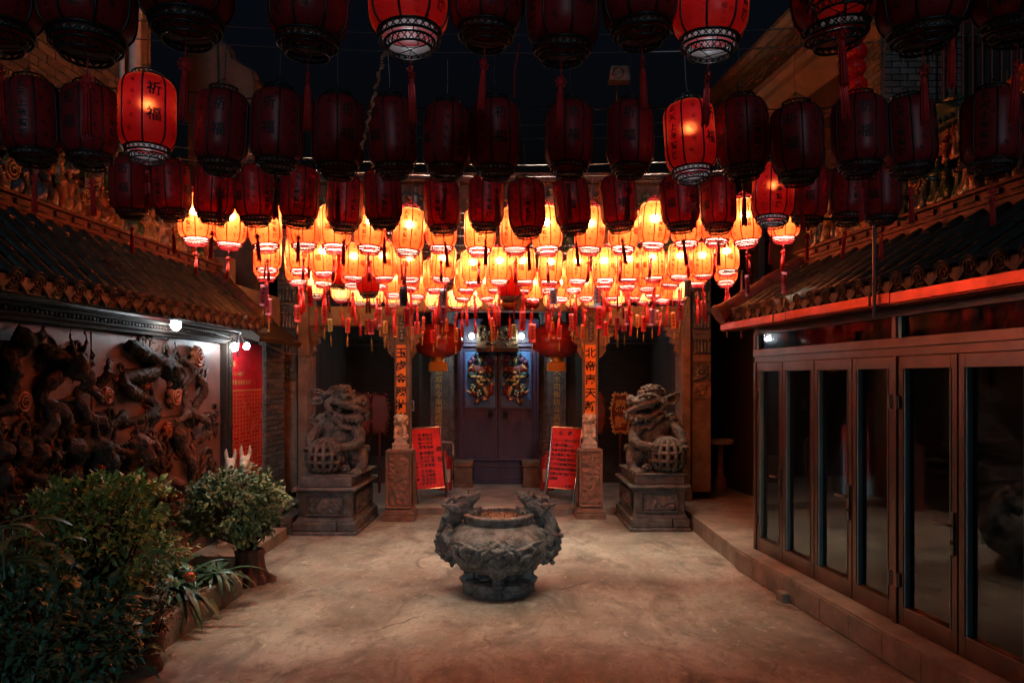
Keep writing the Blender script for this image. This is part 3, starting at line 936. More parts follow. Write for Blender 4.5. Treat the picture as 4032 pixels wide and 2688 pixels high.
# thin posts carrying the lantern wires above the gutter
for (px, d, y0, y1, armx) in ((3443, 5.98, 1258, 862, -.55), (2921, 9.25, 1330, 1068, -.22)):
    a = P(px, y0, d); c = P(px, y1, d)
    o = thing('wire_post', 'slim steel post standing on the gutter ' + ('near the middle of the glass doors' if d < 7 else 'at the far end of the right hall'), 'post', (a.x, a.y, a.z), group='lantern wire posts')
    part('post', MB().tube([(0, 0, 0), (0, 0, c.z - a.z)], .014, 10).tube([(0, 0, .1), (.06, .02, .1)], .008, 6), 'wood_red', o, smooth='auto')
    part('arm', MB().tube([(armx, 0, c.z - a.z), (.25 if d < 7 else .02, 0, c.z - a.z)], .011, 8), 'black', o, smooth='auto')

# ------------------------------------------------------------------ house above and behind the right hall
rb = thing('cornice_house', 'tall house upper right with pale cornices and grey brick parapet', 'house', (5.55, 0, 0), RA)
part('wall', MB().box(.12, 3.2, 9.35, 15.4, 0, 6.55), 'wood_dark', rb)
part('parapet', MB().box(.04, .4, 9.35, 15.4, 6.98, 7.62), 'mortar', rb)
brick_wall(rb, (.035, 9.4, 6.99), (0, 1, 0), 26, 8, .23, .078, (-1, 0, 0))
part('cornice', MB().prism([(-.10, 7.62), (.5, 7.62), (.5, 7.80), (-.20, 7.80), (-.20, 7.72), (-.10, 7.69)], 9.2, 15.5, 'y'), 'plaster_beige', rb, bevel=.01)
part('cornice', MB().prism([(.12, 6.50), (.5, 6.50), (.5, 6.975), (-.28, 6.975), (-.28, 6.86), (-.20, 6.80), (-.20, 6.70), (-.08, 6.62)], 9.2, 15.5, 'y'), 'plaster_beige', rb, bevel=.01)
part('pier', MB().box(-.0, .2, 9.36, 9.95, 2.5, 6.5), 'mortar', rb)
brick_wall(rb, (-.005, 9.37, 4.7), (0, 1, 0), 2, 22, .285, .08, (-1, 0, 0))
part('downpipe', MB().box(-.12, -.02, 12.62, 12.85, 3.0, 6.9), 'black', rb)
fw = thing('brick_pier_wall', 'cool lit grey brick wall facing the courtyard at upper right', 'wall')
d9 = 9.3
part('wall', MB().box(XX(3477, d9) + .02, XX(3800, d9), d9 + .03, d9 + .3, 2.5, 7.6), 'mortar', fw)
brick_wall(fw, (XX(3477, d9), d9 + .005, 4.75), (1, 0, 0), 5, 28, .196, .078, (0, -1, 0))
wd = thing('barred_window', 'teal lit window behind vertical iron bars at the upper right', 'window')
part('wall', MB().box(XX(3790, d9), XX(4300, d9), d9 + .5, d9 + .7, 2.5, 8), 'wood_dark', wd)
part('window_frame', MB().box(XX(3895, d9), XX(4140, d9), d9 + .40, d9 + .499, ZZ(420, d9), ZZ(180, d9)), 'wood_dark', wd, bevel=.01)
win_m = emit('teal_lit_pane', (.10, .36, .42), .22)
for i in range(3):
    x0 = XX(3908 + i * 75, d9); x1 = XX(3965 + i * 75, d9)
    part('pane', MB().box(x0, x1, d9 + .392, d9 + .398, ZZ(405, d9), ZZ(200, d9)), win_m, wd)
bars = MB().tube([(0, 0, 4.6), (0, 0, 6.9)], .018, 8).mesh('bar', 'wood_red', 'auto')
for i in range(10):
    link('bar', bars, wd, (XX(3715 + i * 38, d9 - .3), d9 - .3, 0))
part('rail', MB().tube([(XX(3700, d9 - .3), d9 - .3, 5.1), (XX(4120, d9 - .3), d9 - .3, 5.1)], .02, 8).tube([(XX(3700, d9 - .3), d9 - .3, 6.5), (XX(4120, d9 - .3), d9 - .3, 6.5)], .02, 8), 'wood_red', wd)

# ================================================================== TEMPLE FRONT
tp = thing('temple', 'temple front with granite piers, indigo double doors and carved eaves', 'temple')
DW, DD = 15.9, 15.75          # wall and door depth
FD = 12.9                     # front plane of piers and pillars
def fbox(mb, x0, x1, y0, y1, d0, d1):
    """box whose front face at depth d0 fills the given photo pixels"""
    return mb.box(XX(x0, d0), XX(x1, d0), d0, d1, ZZ(y1, d0), ZZ(y0, d0))
# rear wall left and right of the door surround
part('wall', MB().box(-3.7, XX(1694, DW), DW, DW + .3, .1, 4.6).box(XX(2230, DW), 3.9, DW, DW + .3, .1, 4.6).box(XX(1694, DW), XX(2230, DW), DW + .1, DW + .3, ZZ(1367, DW), 4.6), 'wall_green', tp)
# dark plank lining of the side bays
plank = MB().box(-.80, .62, -.015, .015, -.068, .068).mesh('plank', 'wood_dark')
for cx_ in (-2.55, 2.42):
    for j in range(17):
        link('plank', plank, tp, (cx_, DW - .03 + random.uniform(-.004, .004), .75 + j * .142))
for s, x in ((-1, -3.50), (1, 2.95)):
    part('side_wall', MB().box(x - .05, x + .05, 13.3, DW, .1, 4.4), 'wood_dark', tp)
part('bay_rail', MB().tube([P(1590, 1358, 15.6), P(1212, 1357, 15.6)], .015, 6).tube([P(2360, 1350, 15.6), P(2640, 1352, 15.6)], .015, 6), 'wire', tp)
part('ceiling', MB().box(-3.9, 3.9, 13.2, 16.3, 4.55, 4.7), 'wood_dark', tp)

# piers at both ends with stacked carved blocks
def pier(x0, x1, px0, px1, side):
    b = fbox(MB(), x0, x1, 900, 1935, FD, FD + .5)
    p = part('pier', b, 'stone_warm', tp, bevel=.012)
    b = fbox(MB(), px0, px1, 900, 1935, FD - .10, FD + .45)
    b.box(XX(px0, FD - .10) - .02, XX(px1, FD - .1) + .02, FD - .13, FD + .3, .10, .42)
    q = part('pilaster', b, 'stone_warm', tp, bevel=.012)
    w = XX(x1, FD) - XX(x0, FD)
    xm = (XX(x0, FD) + XX(x1, FD)) / 2
    for (y0, y1, kind) in ((1010, 1110, 1), (1115, 1190, 1), (1195, 1300, 1), (1305, 1395, 1), (1398, 1425, 0), (1430, 1500, 2), (1503, 1570, 3)):
        z0, z1 = ZZ(y1, FD), ZZ(y0, FD)
        zm, h = (z0 + z1) / 2, z1 - z0
        c = MB().box(xm - w * .46, xm + w * .46, FD - .035, FD + .01, z0 + .008, z1 - .008)
        if kind == 1:
            for k_ in range(5):
                fx = xm + (k_ - 2) * w * .17
                c.lathe([(.001, 0), (.032, 0), (.022, h * .45), (.001, h * .5)], 8, Matrix.Translation((fx, FD - .05, z0 + h * .08)))
                c.ell((fx, FD - .055, z0 + h * .64), .024, 8)
            c.tube([(xm - w * .4, FD - .05, z1 - h * .12), (xm, FD - .06, z1 - h * .04), (xm + w * .4, FD - .05, z1 - h * .12)], .014, 6)
        if kind == 2:
            for a in range(8): c.ell((xm + .075 * cos(a * pi / 4), FD - .045, zm + .075 * sin(a * pi / 4)), (.04, .025, .04), 8)
            c.ell((xm, FD - .06, zm), .04, 8)
            for a in (-1, 1):
                for e in (-1, 1): c.tube([(xm + a * w * .42, FD - .04, zm + e * h * .42), (xm + a * w * .25, FD - .05, zm + e * h * .32)], .016, 6)
        if kind == 3:
            for a in range(12): c.ell((xm + random.uniform(-.36, .36) * w, FD - .04, zm + random.uniform(-.4, .3) * h), (.04, .016, .03), 7)
        part('carved_block', c, 'stone_dark' if kind in (1, 2) else 'stone_warm', p, smooth='auto')
    return q
pier(1092, 1170, 1172, 1211, -1)
pier(2724, 2800, 2686, 2720, 1)
# stone beams between piers and pillars, corbels, frieze
for (x0, x1, nm) in ((1211, 1556, 0), (2355, 2686, 1)):
    part('stone_beam', fbox(MB(), x0, x1, 1205, 1283, FD + .05, FD + .35), 'stone_warm', tp, bevel=.015)
part('stone_beam', fbox(MB(), 1615, 2296, 1150, 1225, FD + .08, FD + .33), 'stone_warm', tp, bevel=.015)
def corbel(px, s):
    pts = [(0, 0), (.30, 0), (.30, -.06), (.24, -.09), (.27, -.16), (.18, -.20), (.19, -.28), (.10, -.33), (.12, -.42), (.05, -.52), (.0, -.55)]
    b = MB().prism([(p[0] * s, p[1]) for p in pts], -.10, .10, 'y')
    for (u, v, r) in ((.18, -.08, .05), (.12, -.2, .045), (.08, -.34, .04), (.04, -.46, .03)):
        b.ell((u * s, -.10, v), (r, .03, r), 10)
        b.tube([(u * s + r * .9 * cos(t * .6), -.12, v + r * .9 * sin(t * .6)) for t in range(9)], .009, 5)
    o = part('corbel', b, 'stone_warm', tp, smooth='auto')
    o.location = (XX(px, FD + .15), FD + .2, ZZ(1284, FD + .15))
corbel(1213, 1); corbel(1554, -1); corbel(2357, 1); corbel(2684, -1); corbel(1616, .8); corbel(2295, -.8)
# carved and gilded frieze with rows of figures above the beams
fz = part('frieze', MB().box(-3.5, 3.3, 12.75, 13.1, 3.75, 5.55).box(-3.6, 3.4, 12.66, 13.1, 4.30, 4.36).box(-3.6, 3.4, 12.66, 13.1, 4.95, 5.01).box(-3.6, 3.4, 12.6, 13.1, 5.55, 5.63), 'frieze', tp, bevel=.01)
rr = random.Random(21)
for row, z in enumerate((3.86, 4.37, 5.02)):
    x = -3.3
    while x < 3.1:
        link('figurine', rr.choice(FIGS), fz, (x, 12.68, z), (0, 0, rr.uniform(-.6, .6)), rr.uniform(.85, 1.25))
        x += rr.uniform(.26, .42)
part('roof', MB().prism([(12.62, 5.64), (12.62, 5.70), (15.5, 6.8), (17, 6.2), (17, 5.64)], -3.9, 3.7, 'x'), 'frieze', tp)

# door: jambs, leaves with painted reliefs, threshold, mounting stones
for (x0, x1) in ((1694, 1766), (2162, 2230)):
    b = fbox(MB(), x0, x1, 1150, 1912, DW - .12, DW + .2)
    part('granite_jamb', b, 'stone_dark', tp, bevel=.01)
for (x0, x1) in ((1767, 1803), (2122, 2161)):
    b = MB()
    for q in range(3):
        fbox(b, x0 + q * (x1 - x0) / 3, x0 + (q + 1) * (x1 - x0) / 3, 1200, 1815, DW - .08 + .03 * q, DW + .2)
    part('jamb_moulding', b, 'stone_dark', tp, bevel=.006)
for (x0, x1) in ((1803, 1823), (2099, 2122)):
    part('door_frame', fbox(fbox(MB(), x0, x1, 1367, 1812, DD - .06, DD + .2), x0 + 6, x0 + 12, 1367, 1812, DD - .085, DD - .061), 'door', tp, bevel=.006)
part('lintel', fbox(fbox(MB(), 1803, 2122, 1352, 1364, DD - .10, DD + .2), 1803, 2122, 1255, 1350, DD + .02, DD + .2), 'door', tp, bevel=.006)

def doorgod(parent, xc, s):
    """armoured guardian in painted relief, built about the leaf centre; s mirrors it"""
    k = DD / F
    def at(u, v, dd=0.): return (xc + s * u * k, DD - .07 - dd, ZZ(v, DD))
    cols = dict(robe=MB(), gold=MB(), green=MB(), skin=MB(), purple=MB())
    def E(c, u, v, ru, rv, dd=.0, tilt=0.):
        cols[c].ell(at(u, v, dd), (ru * k, .05 + .0 * ru, rv * k), 10, R=Matrix.Rotation(-s * tilt, 3, 'Y'))
    E('green', -3, 1413, 15, 20, .01); E('green', 0, 1433, 12, 14, .02); E('skin', -2, 1418, 9, 11, .03)
    for t in (-1, 1): E('purple', t * 30, 1415, 15, 12); E('purple', t * 42, 1425, 12, 10); E('purple', t * 22, 1402, 10, 8)
    E('robe', 0, 1455, 26, 20, .01); E('robe', -32, 1450, 17, 16, .01, .4); E('robe', 30, 1450, 17, 16, .01, -.4)
    E('robe', -44, 1462, 10, 16, .0); E('green', -38, 1475, 16, 13, .02); E('green', 34, 1476, 14, 12, .02)
    for (u, v, ru, rv, ti) in ((-40, 1448, 10, 4, .5), (34, 1452, 10, 4, -.5), (-28, 1483, 16, 6, -.1), (-14, 1484, 12, 7, .3), (26, 1494, 10, 5, -.7), (12, 1459, 8, 4, 0), (2, 1488, 8, 10, 0), (-12, 1504, 6, 16, .6), (18, 1540, 7, 22, .35), (0, 1514, 9, 5, 0), (-48, 1542, 12, 5, -.5), (-30, 1540, 9, 4, -.6), (14, 1572, 10, 4, .2), (42, 1512, 6, 8, 0), (8, 1497, 22, 3, .1)):
        E('gold', u, v, ru, rv, .045, ti)
    E('green', 0, 1508, 24, 18, .01); E('green', -32, 1525, 18, 16, .01, .5); E('green', -12, 1545, 20, 14, .01); E('green', 6, 1530, 8, 20, .02)
    E('robe', -10, 1520, 14, 18, .0); E('robe', 22, 1535, 14, 30, .0, .3); E('robe', -26, 1550, 20, 12, .01, -.4); E('robe', 40, 1535, 8, 22, 0, .2)
    for (u, v) in ((-34, 1515), (-26, 1522), (-38, 1526), (-30, 1532), (-6, 1538), (-14, 1546), (-2, 1550), (-12, 1556), (-34, 1438), (18, 1446), (0, 1466)):
        cols['skin'].ell(at(u, v, .05), (4.2 * k, .02, 4.2 * k), 8)
    E('skin', 0, 1466, 8, 6, .05)
    E('robe', -18, 1578, 12, 15, .02, -.5); E('robe', 14, 1568, 15, 9, .02); E('gold', -16, 1580, 5, 9, .06, -.5)
    cols['green'].tube([at(-24, 1405, .05), at(-22, 1390, .06), at(-14, 1382, .05)], .02, 6)
    cols['green'].tube([at(-20, 1440, .08), at(-19, 1500, .09), at(-20, 1590, .08)], .012, 6)
    mm = dict(robe=M['dg_robe'], gold=M['dg_gold'], green=M['dg_green'], skin=M['dg_cream'], purple=M['dg_purple'])
    for c, b in cols.items():
        part('guardian_' + c, b, mm[c], parent, smooth=True)
M['dg_robe'] = mat('oxblood_paint', (.20, .035, .03), .45, bump=.2)
M['dg_gold'] = mat('ochre_paint', (.55, .31, .09), .5, bump=.2)
M['dg_green'] = mat('bottle_green_paint', (.025, .075, .065), .45, bump=.2)
M['dg_cream'] = mat('cream_paint', (.55, .46, .24), .5)
M['dg_purple'] = mat('plum_paint', (.10, .04, .09), .45, bump=.2)
ring = MB()
ring.lathe([(.001, .02), (.035, .016), (.05, .004), (.055, 0)], 14, Matrix.Rotation(pi / 2, 4, 'X'))
ring.box(-.055, .055, -.006, .004, -.02, .055)
ring.tube([(.05 * cos(a * pi / 8), -.03, -.035 + .05 * sin(a * pi / 8)) for a in range(17)], .009, 6)
ring_me = ring.mesh('ring_handle', 'relief' and M['relief'][2], 'auto')
for x0, x1, s in ((1823.5, 1959.5, 1), (1961, 2098.5, -1)):
    b = fbox(MB(), x0, x1, 1367, 1812, DD, DD + .07)
    for (a, c, y0, y1) in ((x0 + 2, x0 + 9, 1373, 1612), (x1 - 9, x1 - 2, 1373, 1612), (x0 + 9, x1 - 9, 1604, 1612), (x0 + 9, x1 - 9, 1373, 1380)):
        fbox(b, a, c, y0, y1, DD - .045, DD)
    lf = part('door', b, 'door', tp, bevel=.005)
    part('door_panel', fbox(MB(), x0 + 9.5, x1 - 9.5, 1381, 1603, DD - .012, DD - .001), 'door_blue', lf)
    doorgod(lf, XX((x0 + x1) / 2 + (4 if s > 0 else -4), DD), s)
    link('ring_handle', ring_me, lf, (XX(1931 if s > 0 else 1989, DD), DD - .008, ZZ(1630, DD)))
th = fbox(MB(), 1840, 2086, 1814, 1903, DD - .05, DD + .05)
for q in ((1864, 2066, 1832, 1838), (1864, 2066, 1880, 1886), (1864, 1870, 1838, 1880), (2060, 2066, 1838, 1880)):
    fbox(th, *q, DD - .068, DD - .05)
part('threshold', fbox(th, 1838, 2080, 1806, 1813, DD - .14, DD + .05), 'door', tp, bevel=.005)
for (x0, x1) in ((1783, 1862), (2056, 2138)):
    b = fbox(MB(), x0 + 5, x1 - 3, 1838, 1918, DD - .55, DD - .05)
    fbox(b, x0, x1, 1818, 1837, DD - .58, DD - .04); fbox(b, x0 + 2, x1, 1905, 1921, DD - .57, DD - .05)
    fbox(b, x0 + 14, x1 - 14, 1848, 1894, DD - .562, DD - .55)
    part('mounting_stone', b, 'stone_warm', tp, bevel=.012)
# carved gilt plaque above the door
pq = fbox(MB(), 1878, 2038, 1282, 1362, DD - .42, DD - .12)
fbox(pq, 1872, 2042, 1362, 1370, DD - .46, DD - .10); fbox(pq, 1876, 2040, 1371, 1384, DD - .40, DD - .12)
for a in range(90):
    x = rr.uniform(1882, 2034); y = rr.uniform(1288, 1358)
    pq.ell((XX(x, DD - .42), DD - .43, ZZ(y, DD - .42)), (.03, .025, .025), 6)
part('carved_plaque', pq, mat('dark_gilt_carving', (.10, .055, .02), .45, .3, col2=(.03, .018, .01), ns=14), tp, smooth='auto')
# gilt characters down both granite jambs (partly worn)
def column_text(txt, px, y0, dy, size, d, m, parent, name='lettering', bold=.012):
    b = MB()
    write(b, [(c, XX(px, d), ZZ(y0 + i * dy, d)) for i, c in enumerate(txt)], lambda u, v: (u, d - .004, v), size / F * d, bold)
    return part(name, b, m, parent, fix=False)
column_text('鎮威布令東望經常', 1728, 1462, 30, 30, DW - .12, 'goldpaint', tp, bold=.0)
column_text('天水司衡拱斗高崇', 2193, 1462, 30, 30, DW - .12, 'goldpaint', tp, bold=.0)
part('switch_bracket', fbox(fbox(fbox(MB(), 1617, 1630, 1576, 1580, DW - .06, DW), 1626, 1630, 1580, 1612, DW - .06, DW), 1617, 1630, 1612, 1617, DW - .06, DW), 'white_paint', tp)

# ------------------------------------------------------------------ pillars with orange couplets
for (x0, x1, bx0, bx1, txt, lab) in ((1553, 1614, 1562, 1597, '玉虛金闕壯嶺', 'left granite temple pillar with orange couplet starting with the jade character'), (2297, 2355, 2305, 2345, '北帝南天新勝', 'right granite temple pillar with orange couplet starting with the north character')):
    p = thing('pillar', lab, 'pillar', group='temple pillars')
    part('shaft', fbox(MB(), x0, x1, 1040, 1990, FD, FD + .26), 'stone_warm', p, bevel=.014)
    part('capital', fbox(fbox(MB(), x0 - 8, x1 + 8, 1205, 1228, FD - .03, FD + .3), x0 - 4, x1 + 4, 1228, 1240, FD - .015, FD + .28), 'stone_warm', p, bevel=.008)
    cb = MB()
    for i in range(7): cb.ell((XX((x0 + x1) / 2, FD), FD - .03, ZZ(1250 + i * 14, FD)), (.05, .05, .045), 8)
    part('carved_boss', cb, 'stone_dark', p, smooth=True)
    bd = part('couplet_board', fbox(MB(), bx0, bx1, 1357, 1735, FD - .016, FD - .001), 'orange_paper', p)
    column_text(txt, (bx0 + bx1) / 2, 1388, 51 if x0 < 2000 else 52.5, 43, FD - .016, 'ink', bd, bold=.022)

# ------------------------------------------------------------------ two big globe lanterns by the door
for (px, lab) in ((1725, 'big dark red globe lantern hanging left of the temple door'), (2192, 'big dark red globe lantern hanging right of the temple door')):
    d = 14.0
    c = P(px, 1338, d)
    t = thing('globe_lantern', lab, 'lantern', c, group='globe lanterns by the door')
    rx, rz = .475, .335
    prof = [(rx * sin(pi * i / 20) ** .8 if 0 < i < 20 else .001, -rz * cos(pi * i / 20)) for i in range(21)]
    gb = MB()
    n = 48
    for j in range(n):
        f = 1 + .012 * cos(j * 2 * pi / n * 16)
        gb.v += [(r * f * cos(2 * pi * j / n), r * f * sin(2 * pi * j / n), z) for r, z in prof]
    m_ = len(prof)
    gb.f = [(j * m_ + q, ((j + 1) % n) * m_ + q, ((j + 1) % n) * m_ + q + 1, j * m_ + q + 1) for j in range(n) for q in range(m_ - 1)]
    part('globe', gb, 'globe_red', t, smooth=True)
    part('collar', MB().lathe([(.10, rz - .02), (.12, rz), (.10, rz + .04), (.085, rz + .05), (.09, rz + .08), (.001, rz + .08)], 20).lathe([(.13, -rz + .02), (.13, -rz - .02), (.11, -rz - .03), (.12, -rz - .07), (.001, -rz - .075)], 20), 'gold', t, smooth='auto')
    fr_ = MB()
    for a in range(56):
        x, y = .165 * cos(a * pi / 28), .165 * sin(a * pi / 28)
        fr_.tube([(x * .8, y * .8, -rz - .07), (x, y, -rz - .10), (x * 1.03, y * 1.03, -rz - .235 + random.uniform(-.01, .01))], .010, 4)
    part('fringe', fr_.lathe([(.001, -rz - .06), (.15, -rz - .08), (.155, -rz - .22)], 20), 'yellowcord', t)
    part('hanger', MB().tube([(0, 0, rz + .08), (0, 0, 4.5 - c.z)], .012, 6), 'wire', t)

# ------------------------------------------------------------------ bare bulbs over the door
def bulb(name, lab, p, r, strength, col, socket_to, cat='lamp', group=None):
    t = thing(name, lab, cat, p, group=group)
    part('bulb', MB().ell((0, 0, 0), (r, r, r * 1.15), 12), emit('lit_bulb_glass', col, strength), t, smooth=True)
    sv = Vector(socket_to) - Vector(p)
    dn = sv.normalized()
    part('socket', MB().tube([dn * r * 1.02, dn * (r * 1.9)], r * .55, 10).tube([dn * r * 1.9, sv], .008, 6), 'black', t, smooth='auto')
COOL = (.78, .94, 1.0)
for px, lab in ((1857, 'bare white bulb glowing at the upper left of the temple door'), (2053, 'bare white bulb glowing at the upper right of the temple door')):
    p = P(px, 1323, 15.25)
    bulb('door_bulb', lab, p, .05, 75, COOL, p + Vector((0.06 if px < 2000 else -.06, .45, .15)), group='bulbs over the door')
def lw(px, py, off):
    v = LL(px, py, off)
    return left.matrix_basis @ v if False else Matrix.Translation((-4.25, 0, 0)) @ Matrix.Rotation(LA, 4, 'Z') @ v
p = lw(695, 1279, .30)
bulb('eave_lamp', 'bright white bulb under the left eave above the dragon relief', p, .055, 30, COOL, p + Vector((-.10, 0, .14)))
p = lw(925, 1366, .22)
bulb('wall_lamp', 'larger of two white bulbs lighting the red donor board', p, .05, 45, COOL, p + Vector((-.05, .05, .13)), group='bulbs on the donor board')
p = lw(972, 1362, .22)
bulb('wall_lamp', 'smaller of two white bulbs, nearer the temple pier', p, .042, 45, COOL, p + Vector((-.05, -.05, .13)), group='bulbs on the donor board')

# ------------------------------------------------------------------ red donor board on the left wall
db = thing('donor_board', 'glossy red donor board ruled with gold lines between relief and temple', 'board', (-4.25, 0, 0), LA)
part('board', MB().box(.0, .035, 10.30, 11.60, .55, 2.80), 'red_board', db, bevel=.004)
gl = MB()
for j in range(26):
    z = 2.12 - j * .058
    gl.box(.036, .038, 10.32, 11.58, z, z + (.014 if j == 0 else .004))
part('gold_rule', gl, 'goldpaint', db)
names = '黃陳李張何梁林周吳馮區蘇鄧麥潘霍郭羅曾彭'
tb = MB()
for j in range(24):
    for i in range(11):
        if random.random() < .85:
            write(tb, [(random.choice(names), 10.38 + i * .112, 2.09 - j * .058)], lambda u, v: (.0375, u, v), .034, .0)
write(tb, [(c, 10.48 + i * .10, 2.24) for i, c in enumerate('修廟捐款芳名錄')], lambda u, v: (.0375, u, v), .075, .01)
write(tb, [(c, 10.48 + i * .07, 2.36) for i, c in enumerate('北帝古廟重修')], lambda u, v: (.0375, u, v), .055, .0)
write(tb, [('福', 10.52, 2.50)], lambda u, v: (.0375, u, v), .09, .0)
part('lettering', tb, 'goldpaint', db, fix=False)

# ------------------------------------------------------------------ red notices on steel easels
def notice(lab, TL, TR, BR, BL, dt, dbm, lines, foot):
    t = thing('notice_easel', lab, 'notice', group='red notices on easels')
    a, b, c, d = P(*TL, dt), P(*TR, dt), P(*BR, dbm), P(*BL, dbm)
    nrm = (b - a).cross(d - a).normalized()
    if nrm.y > 0: nrm = -nrm
    pb = MB().add([a, b, c, d] + [q - nrm * .012 for q in (a, b, c, d)], [(0, 1, 2, 3), (7, 6, 5, 4), (0, 4, 5, 1), (1, 5, 6, 2), (2, 6, 7, 3), (3, 7, 4, 0)])
    sh = part('paper_board', pb, 'red_paper', t)
    fb = MB()
    for q, w in ((a, b), (b, c), (c, d), (d, a)): fb.tube([q, w], .016, 8)
    z0 = .12
    for q, w in ((a, d), (b, c)):
        dr = (w - q).normalized()
        e = w + dr * ((w.z - z0) / -dr.z)
        fb.tube([w, e], .015, 8)
        fb.tube([q.lerp(w, .3) + Vector((0, .03, 0)), Vector((e.x, e.y + .55, z0))], .012, 6)
    part('easel_frame', fb, 'chrome', t, smooth='auto')
    def fn(u, v):
        return (a.lerp(b, u)).lerp(d.lerp(c, u), v) + nrm * .004
    wd_, hh = (b - a).length, (d - a).length
    tb = MB()
    for ch, u, v, s in lines:
        vs, fs = glyph(ch, .02)
        tb.add([fn(u + x * s / wd_, v - y * s / hh) for x, y in vs], fs)
    part('lettering', tb, 'ink', sh, fix=False)
L1 = []
body = ['戊戌年福主誕醮會今承', '各界善信捐資助慶', '本廟一眾同人敬謝', '恭祝財源廣進丁財兩旺']
cols = [(.66, '戊戌年歲香信眾誠心敬'), (.54, '祝神恩浩蕩護佑萬家安'), (.42, '本廟一眾同人叩謝天恩'), (.28, '恭賀財源廣進人丁興旺')]
for u, tx in cols:
    for i, c in enumerate(tx + '吉祥'):
        L1.append((c, u, .12 + i * .067 + (.03 if i > 3 else 0) + (.03 if i > 7 else 0), .062))
for i, c in enumerate('啟告'): L1.append((c, .90, .36 + i * .17, .095))
for i, c in enumerate('北帝廟值事'): L1.append((c, .09, .58 + i * .065, .055))
notice('tilted red handwritten notice on an easel left of the door, columns of text', (1616, 1686), (1732, 1680), (1754, 1917), (1640, 1928), 13.42, 13.22, L1, 1985)
L2 = [('感', .32, .09, .085), ('謝', .62, .09, .085)]
rows = ['二〇一八年三月初三日', '廟會已完義工人等', '為本次盛會出錢出力', '各方善長仁翁大力支', '持使慶典圓滿成功本', '廟全父老鄉親特此鳴', '謝祝福闔家安康萬事', '如意生意興隆步步升', '以表謝']
for j, tx in enumerate(rows):
    for i, c in enumerate(tx[:9]): L2.append((c, .10 + i * .105, .22 + j * .078, .060))
for i, c in enumerate('北帝廟'): L2.append((c, .68 + i * .12, .95, .055))
notice('tilted red thank you notice on an easel right of the door', (2175, 1680), (2293, 1685), (2263, 1928), (2153, 1917), 13.42, 13.22, L2, 1985)

# ------------------------------------------------------------------ fire extinguisher trolley behind each notice
for (px, s, lab) in ((1752, 1, 'red extinguisher on a white tube trolley behind the left notice'), (2158, -1, 'red extinguisher on a dark tube trolley behind the right notice')):
    d = 14.2
    o = P(px, 1900, d); o.z = .12
    t = thing('extinguisher_trolley', lab, 'extinguisher', o, group='extinguisher trolleys')
    part('cylinder', MB().lathe([(.001, .10), (.13, .10), (.14, .16), (.14, .62), (.10, .72), (.05, .76), (.04, .82), (.001, .82)], 20), 'extinguisher', t, smooth='auto')
    part('label_plate', MB().lathe([(.1412, .26), (.1412, .50)], 10, None, -2.4, -.7), 'stone_pale', t)
    part('trolley_frame', MB().tube([(-.02 * s, .17, .05), (.12 * s, .17, .05), (.14 * s, .17, .9), (.12 * s, .17, .97), (-.05 * s, .17, .98), (-.14 * s, .17, .95), (-.14 * s, .17, .3)], .013, 8), 'white_paint' if s > 0 else 'black', t, smooth='auto')
    part('hose', MB().tube([(.03 * s, 0, .82), (.15 * s, -.05, .74), (.17 * s, -.08, .5), (.15 * s, -.1, .3)], .012, 8), 'black', t, smooth='auto')
    part('wheel', MB().lathe([(.02, -.02), (.07, -.02), (.08, 0), (.07, .02), (.02, .02)], 16, Matrix.Translation((.02 * s, .17, .08)) @ Matrix.Rotation(pi / 2, 4, 'Y')), 'black', t, smooth='auto')

# ------------------------------------------------------------------ processional signs on poles in the side bays
for (px, py, txt, lab) in ((2443, 1626, '肅靜', 'red scrolled sign on a pole reading silence, beside the right lion'), (2345, 1626, '', 'red scrolled sign on a pole mostly hidden behind the right pillar'), (1428, 1626, '', 'dark red scrolled sign on a pole behind the left lion muzzle'), (1494, 1626, '', 'dark red scrolled sign on a pole next to the left pillar')):
    d = 14.5
    c = P(px, py, d)
    t = thing('procession_sign', lab, 'sign', (c.x, c.y, .12), group='procession signs')
    zc = c.z - .12
    pts = []
    for i in range(48):
        a = 2 * pi * i / 48
        f = 1 + .07 * cos(6 * a)
        pts.append((.165 * f * (abs(cos(a)) ** .7) * (1 if cos(a) > 0 else -1), zc + .36 * f * (abs(sin(a)) ** .7) * (1 if sin(a) > 0 else -1)))
    part('sign_board', MB().prism(pts, -.02, .02, 'y'), 'wood_red', t, bevel=.004)
    sb = MB()
    for i in range(48):
        p0, p1 = pts[i], pts[(i + 1) % 48]
        sb.tube([(p0[0], -.02, p0[1]), (p1[0], -.02, p1[1])], .014, 5)
        if i % 2: sb.ell((p0[0] * 1.1, -.01, zc + (p0[1] - zc) * 1.06), (.03, .02, .03), 6)
    part('scroll_border', sb, 'dg_gold' if txt else 'wood_red', t, smooth=True)
    part('pole', MB().tube([(0, .0, 0), (0, .0, zc - .34)], .025, 10), 'wood_red', t, smooth='auto')
    if txt:
        b = MB(); write(b, [(ch, 0, zc + .15 - i * .31) for i, ch in enumerate(txt)], lambda u, v: (u, -.024, v), .24, .02)
        part('lettering', b, 'dg_gold', t, fix=False)
part_base = None

